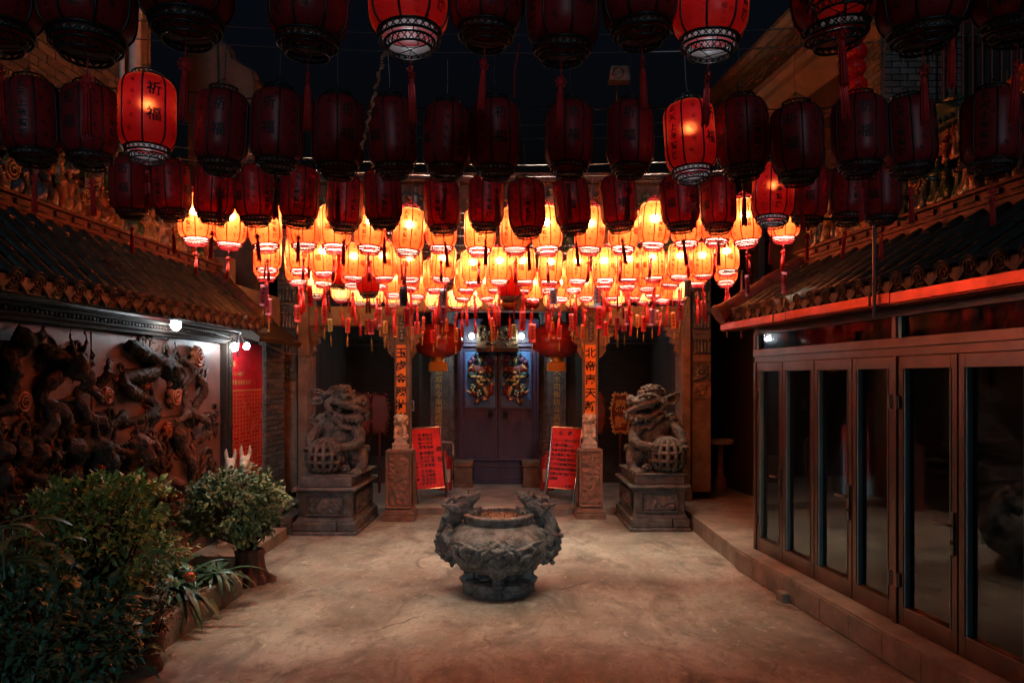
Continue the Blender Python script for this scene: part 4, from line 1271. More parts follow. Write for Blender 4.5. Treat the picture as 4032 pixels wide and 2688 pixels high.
# ================================================================== STONE LIONS
def carved_panel(w, h, seed, amp=.03, nx=36, nz=60, border=.06):
    """dense sheet in the x-z plane facing -y, its relief scrolling like clouds and waves"""
    b = MB()
    of = Vector((seed * 7.3, seed * 3.1, seed))
    for j in range(nz + 1):
        for i in range(nx + 1):
            u, v = i / nx, j / nz
            x, z = (u - .5) * w, v * h
            e = min(u * w, (1 - u) * w, v * h, (1 - v) * h)
            p = Vector((x * 9, z * 9, 0)) + of
            wv = Vector((noise.noise(p * .5), noise.noise(p * .5 + Vector((5, 2, 8))), 0)) * 1.8
            q = (p + wv)
            k = abs(sin((noise.noise(q * .55) * 2.2 + q.y * .28) * 3.2))
            k = k ** .7 * .8 + .35 * noise.noise(p * 2.1)
            m_ = min(1, max(0, (e - border) / .03))
            rim = 1. if e < border * .6 else 0.
            b.v.append((x, -amp * (m_ * k + rim * .9), z))
    k = nx + 1
    b.f = [(j * k + i, j * k + i + 1, (j + 1) * k + i + 1, (j + 1) * k + i) for j in range(nz) for i in range(nx)]
    return b

def pedestal(x0, x1, d0, dep, lab, rz):
    w = x1 - x0; h2 = w / 2; L2 = dep / 2
    t = thing('lion_pedestal', lab, 'pedestal', ((x0 + x1) / 2, d0 + L2, 0), rz, group='lion pedestals')
    b = MB().box(-h2 - .02, h2 + .02, -L2 - .02, L2, -.02, .05)
    part('footing', b, 'stone_dark', t, bevel=.02)
    b = MB()
    b.box(-h2, h2 * .40, -L2, L2 - .01, .051, .185).box(h2 * .42, h2, -L2, L2 - .01, .051, .184)
    part('base_slab', b, 'stone_dark', t, bevel=.018)
    b = MB().frustum(0, 0, .186, .25, h2 * .93, L2 * .95, h2 * .87, L2 * .92)
    b.box(-h2 * .85, h2 * .85, -L2 * .90, L2 * .9, .25, .60)
    for s in (-1, 1):
        for q in range(3):
            xx = s * (h2 * .78 - q * .035)
            b.box(xx - .011, xx + .011, -L2 * .90 - .014, -L2 * .90, .28, .57)
    part('dado', b, 'stone_dark', t, bevel=.008)
    pn = carved_panel(w * .58, .28, random.random() * 20, .045, 44, 26, .01)
    o = part('carved_panel', pn, 'stone_dark', t, smooth=True, fix=False); o.location = (0, -L2 * .90 - .003, .285)
    for s in (-1, 1):
        o = part('carved_panel', carved_panel(dep * .72, .28, random.random() * 20, .04, 60, 24, .01), 'stone_dark', t, smooth=True, fix=False)
        o.location = (s * (h2 * .85 + .003), 0, .285); o.rotation_euler = (0, 0, pi / 2 * s)
    b = MB().frustum(0, 0, .60, .655, h2 * .86, L2 * .90, h2 * 1.02, L2 * .985).frustum(0, 0, .656, .69, h2 * 1.04, L2, h2 * 1.0, L2 * .98)
    part('cornice', b, 'stone_dark', t, bevel=.006)
    part('top_slab', MB().box(-h2 * .82, h2 * .84, -L2 * .90, L2 * .9, .691, .835), 'stone_dark', t, bevel=.015)
    return t

lp = pedestal(-3.20, -2.275, 11.15, 1.66, 'dark carved stone pedestal under the left guardian lion', radians(-1.5))
rp = pedestal(1.775, 2.675, 11.45, 1.5, 'dark carved stone pedestal under the right guardian lion', radians(1.0))

def dent(o, cuts):
    for v in o.data.vertices:
        for (c, r) in cuts:
            q = ((v.co.x - c[0]) / r[0]) ** 2 + ((v.co.z - c[2]) / r[2]) ** 2
            if q < 1 and v.co.y < c[1] + r[1]:
                yy = c[1] + r[1] * sqrt(1 - q)
                if v.co.y < yy and v.co.y > c[1] - r[1] * 2.5: v.co.y = yy

def lion(lab, loc, mir, kind):
    K = .00171
    t = thing('guardian_lion', lab, 'lion statue', loc, radians(-4 * mir), group='big stone lions')
    b = MB()
    hs = [1.]
    def X(zx): return (590 + (zx - 590) * hs[0] - 530) * K * mir
    def Z(zy): return (945 - 330 - (zy - 330) * hs[0]) * K
    def E(zx, zy, y, rx, rz, ry, tilt=0.):
        b.ell((X(zx), y, Z(zy)), (rx * K, ry * K, rz * K), 14, R=Matrix.Rotation(tilt * mir, 3, 'Y'))
    def T(pts, r, n=9): b.tube([(X(a), y, Z(c)) for a, c, y in pts], [q * K for q in r], n)
    r = random.Random(5 + kind)
    # trunk and haunches
    E(540, 800, .10, 205, 170, 250); E(530, 640, .0, 180, 190, 190); E(510, 540, -.06, 165, 120, 150)
    E(375, 500, .02, 85, 85, 110); E(655, 505, -.02, 70, 75, 100); E(330, 470, .05, 50, 60, 70)
    E(700, 800, -.10, 85, 130, 150); E(770, 730, -.05, 30, 40, 60)
    T([(735, 760, -.22), (765, 850, -.30), (745, 905, -.36)], [62, 48, 46]); E(735, 915, -.42, 62, 34, 75)
    for q in range(4): E(690 + q * 28, 922, -.53, 15, 22, 26)
    # neck and shawl-like mane
    E(540, 430, -.08, 120, 90, 120)
    for i in range(6):
        T([(430 + i * 8, 400 + i * 6, -.20 - i * .01), (500 + i * 18, 455 + i * 16, -.30), (620 + i * 12, 440 + i * 22, -.28)], [20, 24, 14])
    for i in range(9):
        a = 350 + r.uniform(-60, 60); c = 430 + r.uniform(-50, 110)
        T([(a, c, -.06), (a - 25, c + 45, -.12), (a + 5, c + 85, -.10)], [22, 20, 8])
    # head
    hs[0] = 1.14
    E(585, 290, -.20, 118, 92, 120)
    E(560, 235, -.17, 110, 60, 110)
    for i in range(60):
        a = r.uniform(-.2, pi + .1); e = r.uniform(-.9, .9)
        zx = 560 + 105 * cos(a) * (1 - .2 * abs(e)); zy = 245 - 68 * sin(a)
        E(zx, zy, -.17 - e * .16, 17, 13, 20, r.uniform(-.5, .5))
    for i in range(7):
        a = -.5 + i * .35
        T([(600 + 40 * cos(a), 215 - 12 * sin(a), -.36), (520 + 20 * i, 205 - 6 * i, -.34)], [13, 7], 6)
    E(690, 305, -.24, 78, 48, 95); E(745, 290, -.25, 34, 34, 62); E(760, 318, -.27, 22, 20, 40); E(735, 265, -.22, 26, 20, 40)
    T([(560, 300, -.36), (640, 322, -.38), (715, 352, -.35), (765, 385, -.27)], [24, 22, 24, 26])
    T([(548, 325, -.34), (620, 345, -.37), (690, 372, -.34), (740, 405, -.28)], [12, 13, 14, 14], 7)
    T([(530, 400, -.26), (600, 425, -.34), (680, 425, -.34), (745, 432, -.28)], [32, 30, 30, 26])
    E(640, 440, -.20, 100, 28, 90); E(775, 425, -.25, 24, 40, 36, .3); E(790, 395, -.25, 20, 20, 24)
    for i in range(5): E(600 + i * 36, 446 + (i % 2) * 8, -.34, 18, 26, 26)
    # brow, eye, cheek spirals
    T([(560, 262, -.37), (600, 246, -.42), (655, 252, -.41), (690, 275, -.36)], [17, 20, 18, 10])
    E(618, 272, -.40, 25, 22, 26); E(618, 272, -.43, 12, 11, 14)
    for q in range(3):
        R0 = 58 - q * 17
        T([(505 + R0 * cos(a * .62), 328 - R0 * sin(a * .62), -.30 - q * .012) for a in range(9)], [11] * 9, 7)
    # ear
    if kind == 0:
        E(358, 272, -.14, 70, 52, 24, -.25); T([(400, 252, -.14), (450, 245, -.16), (505, 245, -.18)], [34, 34, 30])
        T([(360 + 64 * cos(a * .42 + .4), 268 - 60 * sin(a * .42 + .4), -.165) for a in range(14)], [12] * 14, 7)
    else:
        E(400, 285, -.14, 62, 44, 22, .5); E(350, 255, -.14, 34, 34, 16, .6); T([(440, 290, -.14), (480, 285, -.16), (520, 280, -.18)], [34, 34, 30])
        T([(440, 320, -.16), (380, 330, -.17), (342, 285, -.17), (338, 235, -.16), (375, 245, -.17), (430, 268, -.16)], [10, 12, 12, 9, 11, 11], 7)
    # forelegs resting on the ball
    hs[0] = 1.
    T([(660, 520, -.16), (735, 590, -.26), (745, 655, -.34), (690, 690, -.44), (610, 695, -.52)], [62, 60, 52, 42, 36])
    for q in range(4): T([(610, 682 + q * 12, -.54), (575 - q * 3, 690 + q * 16, -.60), (548, 705 + q * 16, -.58)], [17, 16, 9], 7)
    T([(345, 540, -.10), (300, 610, -.26), (305, 670, -.38), (345, 690, -.50)], [60, 52, 46, 40])
    for q in range(4): T([(335 - q * 14 + 20, 690, -.55), (330 - q * 18 + 20, 705, -.60), (318 - q * 16 + 20, 735, -.56)], [17, 16, 9], 7)
    body = blob('body', b, 'stone_lion', t, .011, 1, .012, 26)
    hs[0] = 1.14
    dent(body, [((X(630), -.34, Z(385)), (78 * K, .30, 22 * K)), ((X(535), -.36, Z(345)), (24 * K, .15, 20 * K))] +
         ([((X(352), -.19, Z(272)), (55 * K, .075, 40 * K))] if kind == 0 else [((X(388), -.19, Z(286)), (44 * K, .07, 26 * K))]))
    # pierced ball
    hs[0] = 1.
    rB = 158 * K
    bc = Vector((X(452), -.42, Z(787)))
    lb_ = MB()
    nu, nv = 14, 7
    def sp(i, j, rr_):
        a = 2 * pi * i / nu; e = -pi / 2 + pi * j / nv
        return bc + Vector((cos(e) * cos(a), cos(e) * sin(a), sin(e))) * rr_
    for i in range(nu):
        lb_.tube([sp(i, j / 3, rB) for j in range(0, nv * 3 + 1)], .036, 8)
    for j in range(1, nv):
        lb_.tube([sp(i, j, rB) for i in range(nu + 1)], .034, 8, cap=False)
    part('ball', lb_, 'stone_lion', t, smooth=True)
    part('ball_core', MB().ell(bc, rB * .62, 16), 'stone_dark', t, smooth=True)
    fl = MB()
    for a in range(7): fl.ell((X(650) + .05 * cos(a * .9), -.50, Z(890) + .045 * sin(a * .9)), (.035, .03, .035), 8)
    fl.ell((X(650), -.53, Z(890)), .03, 8)
    part('flower', fl, 'stone_lion', t, smooth=True)
    part('seat_block', MB().box(-.40, .40, -.62, .62, -.001, .03), 'stone_dark', t, bevel=.01)
    return t
lion('grey stone guardian lion with big round ear, head turned right, on the left pedestal', (-2.66, 11.92, .836), 1, 0)
lion('grey stone guardian lion with pointed ear, head turned left, on the right pedestal', (2.22, 12.10, .836), -1, 1)

# ------------------------------------------------------------------ carved newel posts with little lions
def newel(px0, px1, ybot, side):
    d = GD(ybot)
    x0, x1 = XX(px0, d), XX(px1, d)
    w = x1 - x0; xm = (x0 + x1) / 2
    t = thing('newel_post', f'short red sandstone post carved with a dragon, {side} of the porch step', 'post', (xm, d + w / 2, 0), group='carved newel posts')
    h = w / 2
    b = MB().box(-h * 1.26, h * 1.26, -h * 1.26, h * 1.1, -.02, .09).frustum(0, 0, .091, .13, h * 1.22, h * 1.2, h * 1.22, h * 1.2).frustum(0, 0, .131, .185, h * 1.15, h * 1.15, h * 1.02, h * 1.02)
    part('base', b, 'stone_red', t, bevel=.012)
    part('shaft', MB().box(-h, h, -h, h, .186, 1.13), 'stone_red', t, bevel=.012)
    o = part('carved_face', carved_panel(w * .94, .90, 3 if side == 'left' else 8, .032, 44, 90, .03), 'stone_red', t, smooth=True, fix=False); o.location = (0, -h - .002, .205)
    s = 1 if side == 'left' else -1
    o = part('carved_face', carved_panel(w * .9, .90, 5, .02, 30, 60, .03), 'stone_red', t, smooth=True, fix=False); o.location = (s * (h + .002), 0, .205); o.rotation_euler = (0, 0, s * pi / 2)
    # little lion
    q = thing('small_lion', f'small pale stone lion on the {side} newel post', 'lion statue', (xm + .01 * s, d + w / 2, 1.131), group='small stone lions')
    b = MB()
    b.box(-.125, .125, -.12, .12, 0, .075)
    for i in range(7):
        a = -.11 + i * .036
        b.ell((a, -.115, .09), (.022, .022, .025), 7)
    b.frustum(0, -.02, .07, .24, .10, .09, .085, .08)
    b.ell((0, .03, .30), (.095, .09, .16), 10); b.ell((0, -.02, .34), (.085, .07, .09), 10)
    for e in (-1, 1):
        b.tube([(e * .06, -.05, .38), (e * .075, -.09, .30), (e * .07, -.10, .22)], [.038, .032, .03], 8); b.ell((e * .07, -.125, .205), (.035, .04, .024), 8)
        b.ell((e * .085, .03, .20), (.045, .08, .06), 8)
        b.ell((e * .09, -.0, .53), (.03, .03, .035), 8)
    b.ell((0, -.03, .49), (.085, .085, .085), 12); b.ell((0, -.10, .465), (.05, .045, .035), 8); b.ell((0, -.10, .43), (.045, .035, .018), 8)
    b.ell((0, -.125, .485), (.026, .02, .018), 7)
    for e in (-1, 1): b.ell((e * .035, -.10, .515), .018, 7)
    r = random.Random(4)
    for i in range(46):
        a = r.uniform(0, 2 * pi); z = r.uniform(.38, .58)
        rr_ = .10 if z < .54 else .07
        if sin(a) < -.55 and z > .40: continue
        b.ell((rr_ * cos(a), rr_ * sin(a) * .9, z), .024, 6)
    ob = blob('body', b, 'stone_pale', q, .0095, 1, .006, 30)
    dent(ob, [((0, -.12, .448), (.036, .05, .010))])
newel(1517, 1620, 2049, 'left')
newel(2280, 2374, 2041, 'right')

# ================================================================== INCENSE BURNER
bx, by = -.147, 8.33
bn = thing('incense_burner', 'grey carved stone incense burner with two dragon handles in mid courtyard', 'incense burner', (bx, by, 0))
part('base', MB().lathe([(.001, -.02), (.385, -.02), (.395, .02), (.395, .075), (.375, .115), (.33, .13), (.23, .125), (.20, .09), (.001, .09)], 48), 'stone_burner', bn, smooth='auto')
lg = None
for a in range(4):
    b = MB()
    th = -pi / 2 + a * pi / 2
    dv = Vector((cos(th), sin(th), 0))
    pts = [dv * .33 + Vector((0, 0, .10)), dv * .32 + Vector((0, 0, .16)), dv * .32 + Vector((0, 0, .22)), dv * .36 + Vector((0, 0, .29)), dv * .42 + Vector((0, 0, .37))]
    b.tube(pts, [.085, .066, .070, .085, .09], 12)
    b.ell(dv * .36 + Vector((0, 0, .12)), (.075, .075, .04), 10)
    for s in (-1, 1):
        pp = Vector((-dv.y, dv.x, 0)) * s * .05
        b.ell(dv * .385 + pp + Vector((0, 0, .11)), .033, 8); b.ell(dv * .385 + pp * 1.1 + Vector((0, 0, .25)), .04, 8)
    blob('leg', b, 'stone_burner', bn, .012, 1, .01, 22)
prof = [(.001, .195), (.25, .20), (.34, .225), (.45, .30), (.53, .40), (.565, .50), (.56, .57), (.525, .635), (.46, .69), (.405, .718), (.375, .73), (.372, .745), (.380, .752), (.386, .765), (.386, .80), (.392, .81), (.388, .826), (.374, .832), (.325, .832), (.315, .822), (.31, .72), (.001, .72)]
part('bowl', MB().lathe(prof, 72), 'stone_burner', bn, smooth='auto')
sand = MB().lathe([(.001, .792), (.10, .80), (.2, .785), (.28, .79), (.305, .778)], 40)
r_ = random.Random(2)
for i in range(140):
    a = r_.uniform(0, 2 * pi); q = .29 * sqrt(r_.random())
    sand.ell((q * cos(a), q * sin(a), .792), (r_.uniform(.006, .016),) * 2 + (.010,), 5)
part('ash', sand, 'ash', bn, smooth=True)
inc = MB()
for i in range(14):
    a = r_.uniform(0, 2 * pi); q = .24 * sqrt(r_.random())
    inc.tube([(q * cos(a), q * sin(a), .78), (q * cos(a) + r_.uniform(-.01, .01), q * sin(a), .80 + r_.uniform(.01, .05))], .0025, 4)
part('incense_stub', inc, 'wood_red', bn)
# relief band: mask in front, scrolls and dragons round the belly
def surf(th, z, out=0.):
    rr_ = .3
    for (r0, z0), (r1, z1) in zip(prof[2:11], prof[3:12]):
        if z0 <= z <= z1: rr_ = r0 + (r1 - r0) * (z - z0) / (z1 - z0)
    return Vector(((rr_ + out) * cos(th), (rr_ + out) * sin(th), z))
b = MB()
F0 = -pi / 2
for s in (-1, 1):
    # swagged upper edge of the relief
    b.tube([surf(F0 + s * a, z, .004) for a, z in ((0, .61), (.12, .60), (.24, .55), (.36, .53), (.48, .55), (.62, .575), (.80, .585), (1.0, .585))], [.020, .018, .015, .015, .018, .016, .014, .012], 8)
    b.tube([surf(F0 + s * a, z, .01) for a, z in ((.45, .54), (.60, .56), (.72, .52), (.64, .47), (.50, .47), (.42, .42), (.50, .36), (.66, .35), (.80, .40), (.92, .47), (.84, .54))], [.022, .03, .03, .032, .03, .03, .03, .028, .024, .02, .012], 8)
    for q in range(9):
        a = .3 + q * .085; z = .36 + .18 * ((q * 37) % 10) / 10
        c = [surf(F0 + s * (a + .055 * cos(k * .8) * (1 - k / 12)), z + .03 * sin(k * .8) * (1 - k / 12), .008) for k in range(9)]
        b.tube(c, [.012] * 9, 6)
    # mask
    b.tube([surf(F0 + s * a, z, .012) for a, z in ((.02, .59), (.10, .575), (.17, .535), (.15, .50), (.06, .50))], [.026, .024, .02, .016, .014], 8)
    b.ell(surf(F0 + s * .085, .545, .02), .028, 10); b.ell(surf(F0 + s * .085, .545, .042), .014, 8)
    b.tube([surf(F0 + s * a, z, .014) for a, z in ((.03, .46), (.11, .45), (.19, .41), (.15, .36), (.05, .345))], [.022, .022, .02, .018, .016], 8)
    b.tube([surf(F0 + s * a, z, .012) for a, z in ((.20, .52), (.27, .50), (.30, .44), (.26, .40))], [.018, .018, .014, .01], 8)
    for q in range(5): b.ell(surf(F0 + s * (.03 + q * .035), .625 - q * .004 + .012 * (q % 2), .005), .020, 8)
b.ell(surf(F0, .52, .025), (.045, .04, .05), 10); b.ell(surf(F0, .485, .04), (.03, .03, .022), 8); b.ell(surf(F0, .60, .015), (.04, .03, .035), 8)
for q in range(-3, 4): b.ell(surf(F0 + q * .035, .415, .018), (.014, .014, .024), 7)
for i in range(70):
    a = r_.uniform(-pi * .55, pi * .55); z = r_.uniform(.28, .57)
    b.ell(surf(F0 + a, z, .0), r_.uniform(.012, .026), 7)
blob('relief', b, 'stone_burner', bn, .0075, 1, .008, 40)
# dragon handles
for s in (-1, 1):
    b = MB()
    def V(x, z, y=0.): return Vector((s * x, y, z))
    pts = [V(.46, .29, .02), V(.55, .36, .0), V(.60, .45, -.03), V(.605, .55, .03), (V(.58, .65, -.02)), V(.54, .74, .0), V(.50, .82, 0), V(.455, .88, 0), V(.41, .91, 0)]
    b.tube(pts, [.05, .065, .07, .075, .085, .10, .105, .095, .085], 12)
    b.tube([V(.52, .50, -.16), V(.57, .60, -.12), V(.52, .72, -.09)], [.05, .055, .04], 8)
    b.tube([V(.52, .50, .16), V(.57, .60, .12), V(.52, .72, .09)], [.05, .055, .04], 8)
    for i in range(60):
        t_ = i / 59 * (len(pts) - 1.01); k = int(t_); p = pts[k].lerp(pts[k + 1], t_ - k)
        b.ell(p + Vector((s * r_.uniform(.02, .08), r_.uniform(-.11, .11), r_.uniform(-.03, .03))), r_.uniform(.018, .036), 7)
    # foreleg gripping the shoulder of the bowl, hind leg
    b.tube([V(.56, .66, -.06), V(.52, .62, -.13), V(.47, .66, -.15), V(.42, .68, -.13)], [.05, .045, .035, .025], 8)
    b.tube([V(.58, .45, -.06), V(.54, .40, -.15), V(.50, .46, -.2), V(.47, .5, -.18)], [.05, .045, .035, .022], 8)
    b.tube([V(.56, .66, .06), V(.52, .62, .13), V(.47, .66, .15)], [.05, .045, .03], 8)
    # head looking up and inward
    def V(x, z, y=0.): return Vector((s * (.42 + (x - .42) * 1.10), y * 1.2, .915 + (z - .94) * 1.12))
    b.ell(V(.40, .95), (.125, .105, .095), 12); b.tube([V(.38, .97), V(.31, 1.0), V(.26, 1.035), V(.235, 1.07)], [.085, .07, .055, .03], 10)
    b.tube([V(.38, .895), V(.30, .875), V(.25, .89), V(.235, .92)], [.065, .05, .036, .02], 10)
    b.ell(V(.235, 1.062), (.03, .035, .022), 8)
    b.tube([V(.225, .93), V(.215, .88), V(.23, .84)], [.022, .02, .012], 8)
    for e in (-1, 1):
        b.ell(V(.35, 1.01, e * .05), .028, 8); b.tube([V(.34, 1.035, e * .05), V(.39, 1.05, e * .06), V(.43, 1.02, e * .06)], [.014, .018, .01], 7)
        b.tube([V(.42, .99, e * .05), V(.50, 1.02, e * .07), V(.53, 1.005, e * .075), V(.535, .965, e * .075), V(.50, .955, e * .075), V(.485, .98, e * .075)], [.026, .022, .02, .017, .014, .01], 7)
        b.tube([V(.33, 1.03, e * .02), V(.335, 1.075, e * .02), V(.35, 1.09, e * .03)], [.016, .012, .006], 6)
        for q in range(6):
            a = -.9 + q * .3
            b.tube([V(.42, .90 + q * .008, e * .06), V(.46 + .02 * q, .865 + .02 * q, e * (.10 + .01 * q)), V(.44 + .04 * q, .83 + .03 * q, e * .12)], [.024, .018, .006], 6)
        for q in range(4): b.tube([V(.36 - q * .035, .885, e * .04), V(.37 - q * .035, .855, e * .055), V(.385 - q * .035, .835, e * .06)], [.014, .011, .004], 5)
        for q in range(4): b.ell(V(.34 - q * .03, .965 + q * .014, e * .038), (.008, .008, .016), 6)
    b.ell(Vector((s * .47, 0, .80)), (.09, .10, .12), 10)
    for i in range(12):
        k = i / 11 * 7; q = int(min(k, 6)); p = pts[q].lerp(pts[q + 1], k - q)
        b.tube([p + Vector((s * .055, 0, 0)), p + Vector((s * .092, 0, .005))], [.034, .018], 6)
    o = blob('dragon_handle', b, 'stone_burner', bn, .0085, 1, .009, 34)

# ================================================================== PLANTS AND POTS ON THE LEFT
def leaf_cloud(b, clumps, n, size, spread, seed, flat=.0, elong=1.9, droop=.2):
    r = random.Random(seed)
    for i in range(n):
        c, cr, nrm = clumps[r.randrange(len(clumps))]
        p = c + Vector((r.gauss(0, 1), r.gauss(0, 1), r.gauss(0, 1) * (1 - flat))) * cr * spread
        d = (nrm * .8 + Vector((r.gauss(0, .6), r.gauss(0, .6), r.gauss(0, .5)))).normalized()
        up = (Vector((0, 0, 1)) + nrm * .5 + Vector((r.gauss(0, .5), r.gauss(0, .5), r.gauss(0, .4)))).normalized()
        s = d.cross(up)
        s = s.normalized() if s.length > .01 else Vector((1, 0, 0))
        up = s.cross(d).normalized()
        L_ = size * r.uniform(.6, 1.3); w = L_ / elong / 2
        o = len(b.v)
        b.v += [tuple(p), tuple(p + d * L_ * .45 + s * w + up * w * .35), tuple(p + d * L_ - up * L_ * droop), tuple(p + d * L_ * .45 - s * w + up * w * .35), tuple(p + d * L_ * .5)]
        b.f += [(o, o + 1, o + 4), (o + 1, o + 2, o + 4), (o + 2, o + 3, o + 4), (o + 3, o, o + 4)]
def shell(c, r, n, seed, top_flat=None, lump=.18):
    rr_ = random.Random(seed)
    out = []
    for i in range(n):
        z = rr_.uniform(-.75, 1); a = rr_.uniform(0, 2 * pi); q = sqrt(max(0, 1 - z * z))
        nrm = Vector((q * cos(a), q * sin(a), z))
        k = 1 + lump * noise.noise(nrm * 2.2 + Vector((seed, 0, 0))) - rr_.random() ** 2 * .35
        p = Vector((c[0] + nrm.x * r[0] * k, c[1] + nrm.y * r[1] * k, c[2] + nrm.z * r[2] * k))
        if top_flat and p.z > top_flat: p.z = top_flat - rr_.uniform(0, .09)
        out.append((p, .06 + .05 * rr_.random(), nrm))
    return out
def branches(b, base, clumps, n, seed, r0=.012):
    r = random.Random(seed)
    for i in range(n):
        c = clumps[r.randrange(len(clumps))][0]
        m_ = Vector(base).lerp(c, .5) + Vector((r.uniform(-.06, .06), r.uniform(-.06, .06), r.uniform(-.03, .06)))
        b.tube([base, m_, c], [r0, r0 * .7, r0 * .35], 5)

# round shrub in a trunk-shaped pot
o = Vector((XX(975, 8.55), 8.62, 0))
t = thing('potted_shrub', 'rounded leafy shrub in a tree trunk shaped clay pot by the left step', 'shrub', o)
cr = shell((XX(925, 8.6) - o.x, -.05, .81), (.54, .48, .40), 170, 3, lump=.3)
b = MB(); leaf_cloud(b, cr, 5200, .064, .55, 5, elong=1.6); part('foliage', b, 'leaf_bush', t, fix=False)
b = MB(); branches(b, (0, 0, .36), cr, 60, 4); part('branch', b, 'wood_dark', t, smooth=True)
b = MB()
n = 48
pr = [(.22, -.01), (.225, .05), (.18, .10), (.155, .18), (.145, .28), (.16, .36), (.13, .37), (.12, .33), (.001, .33)]
for j in range(n):
    for q, (r0, z) in enumerate(pr):
        f = 1 + (.09 * sin(j * 2 * pi / n * 9 + z * 4) + .06 * noise.noise(Vector((j * .4, z * 5, 0)))) * (1 if q < 6 else .2)
        if z < .08: f *= 1 + .18 * max(0, sin(j * 2 * pi / n * 5 + 1))
        b.v.append((r0 * f * cos(2 * pi * j / n), r0 * f * sin(2 * pi * j / n), z))
m_ = len(pr)
b.f = [(j * m_ + q, ((j + 1) % n) * m_ + q, ((j + 1) % n) * m_ + q + 1, j * m_ + q + 1) for j in range(n) for q in range(m_ - 1)]
part('pot', b, 'bark', t, smooth=True)

# flat-topped golden privet
o = Vector((XX(385, 6.1), 6.15, 0))
t = thing('clipped_privet', 'large flat topped golden green privet in the left foreground bed', 'shrub', o)
cr = shell((0, 0, .96), (.55, .52, .50), 190, 8, top_flat=1.36, lump=.42)
for i in range(70):
    rr_ = random.Random(i); a = rr_.uniform(0, 2 * pi); q = .5 * sqrt(rr_.random())
    cr.append((Vector((q * cos(a), q * sin(a), 1.34 + .09 * noise.noise(Vector((q * 6, a * 1.5, 0))))), .05, Vector((0, 0, 1))))
    if i % 4 == 0:
        for h_ in range(3): cr.append((Vector((q * cos(a), q * sin(a), 1.38 + h_ * .035)), .022, Vector((0, 0, 1))))
b = MB(); leaf_cloud(b, cr, 6200, .054, .55, 15, elong=1.9); leaf_cloud(b, cr, 700, .085, .7, 16, elong=2.0); part('foliage', b, 'leaf_yellow', t, fix=False)
b = MB(); branches(b, (0, 0, .4), cr, 50, 14, .014); part('branch', b, 'wood_dark', t, smooth=True)
part('pot', MB().lathe([(.001, -.01), (.20, -.01), (.22, .03), (.27, .30), (.30, .38), (.32, .40), (.30, .42), (.27, .40), (.26, .36), (.001, .36)], 28), 'bark', t, smooth='auto')
# spreading lower mass beside it
o = Vector((-2.98, 5.15, 0))
t = thing('leafy_plant', 'dark sprawling leafy plant filling the lower left corner', 'plant', o)
cr = shell((-.22, 0, .52), (.62, .42, .40), 150, 18)
b = MB(); leaf_cloud(b, cr, 2600, .070, .7, 25, elong=2.1); leaf_cloud(b, cr, 160, .16, .9, 26, elong=2.6); part('foliage', b, 'leaf_dark', t, fix=False)
b = MB(); branches(b, (-.2, 0, .25), cr, 50, 24); part('stem', b, 'wood_dark', t, smooth=True)
part('pot', MB().lathe([(.001, -.01), (.19, -.01), (.21, .02), (.27, .24), (.29, .27), (.28, .30), (.25, .29), (.24, .26), (.001, .26)], 28, Matrix.Translation((-.2, 0, 0))), 'bark', t, smooth='auto')
# russet tipped sprig between
o = Vector((XX(560, 6.0), 6.0, 0))
t = thing('russet_shrub', 'small russet tipped shrub at the right foot of the privet', 'shrub', o)
cr = shell((-.02, 0, .50), (.20, .2, .22), 46, 28)
b = MB(); leaf_cloud(b, cr, 1700, .038, .6, 29); part('foliage', b, leafmat('russet_leaf', (.16, .085, .03), (.07, .07, .028)), t, fix=False)
b = MB(); branches(b, (0, 0, .2), cr, 24, 31, .009); part('stem', b, 'wood_dark', t, smooth=True)
part('pot', MB().lathe([(.001, -.01), (.15, -.01), (.16, .03), (.13, .10), (.16, .24), (.17, .27), (.14, .26), (.001, .24)], 24), 'bark', t, smooth='auto')

# strap-leaved plants in the long planter
def blade(b, base, dirv, L_, w, bend, seg=6):
    d = Vector(dirv).normalized()
    s = d.cross(Vector((0, 0, 1)))
    s = s.normalized() if s.length > .05 else Vector((1, 0, 0))
    p = Vector(base); o = len(b.v)
    for i in range(seg + 1):
        f = i / seg
        ww = w * (sin(pi * min(1, .12 + f * .88)) ** .7) * (1 if f < 1 else .05)
        fold = Vector((0, 0, -.25 * ww))
        b.v += [tuple(p - s * ww), tuple(p + fold), tuple(p + s * ww)]
        d = (d + Vector((0, 0, -bend / seg))).normalized()
        p = p + d * (L_ / seg)
    for i in range(seg):
        q = o + i * 3
        b.f += [(q, q + 1, q + 4, q + 3), (q + 1, q + 2, q + 5, q + 4)]
pln = thing('long_planter', 'low ribbed concrete planter along the left edge of the courtyard', 'planter', (0, 0, 0))
pb = MB().prism([(XX(690, 6.63) - .02, 6.45), (XX(950, 8.08), 8.10), (XX(950, 8.08) - .55, 8.10), (XX(690, 6.63) - .57, 6.45)], -.02, .26, 'z')
part('trough', pb, 'conc', pln, bevel=.012)
x0p, x1p = XX(690, 6.63) - .02, XX(950, 8.08)
for i in range(24):
    f = .70 + i * .0125
    y = 6.45 + (8.10 - 6.45) * f; x = x0p + (x1p - x0p) * f
    part('rib', MB().box(x - .008, x + .010, y - .006, y + .006, .01, .245), 'conc', pln)
pb = MB().prism([(x0p - .05, 6.5), (x1p - .05, 8.05), (x1p - .5, 8.05), (x0p - .5, 6.5)], .26, .275, 'z')
part('soil', pb, 'soil', pln)
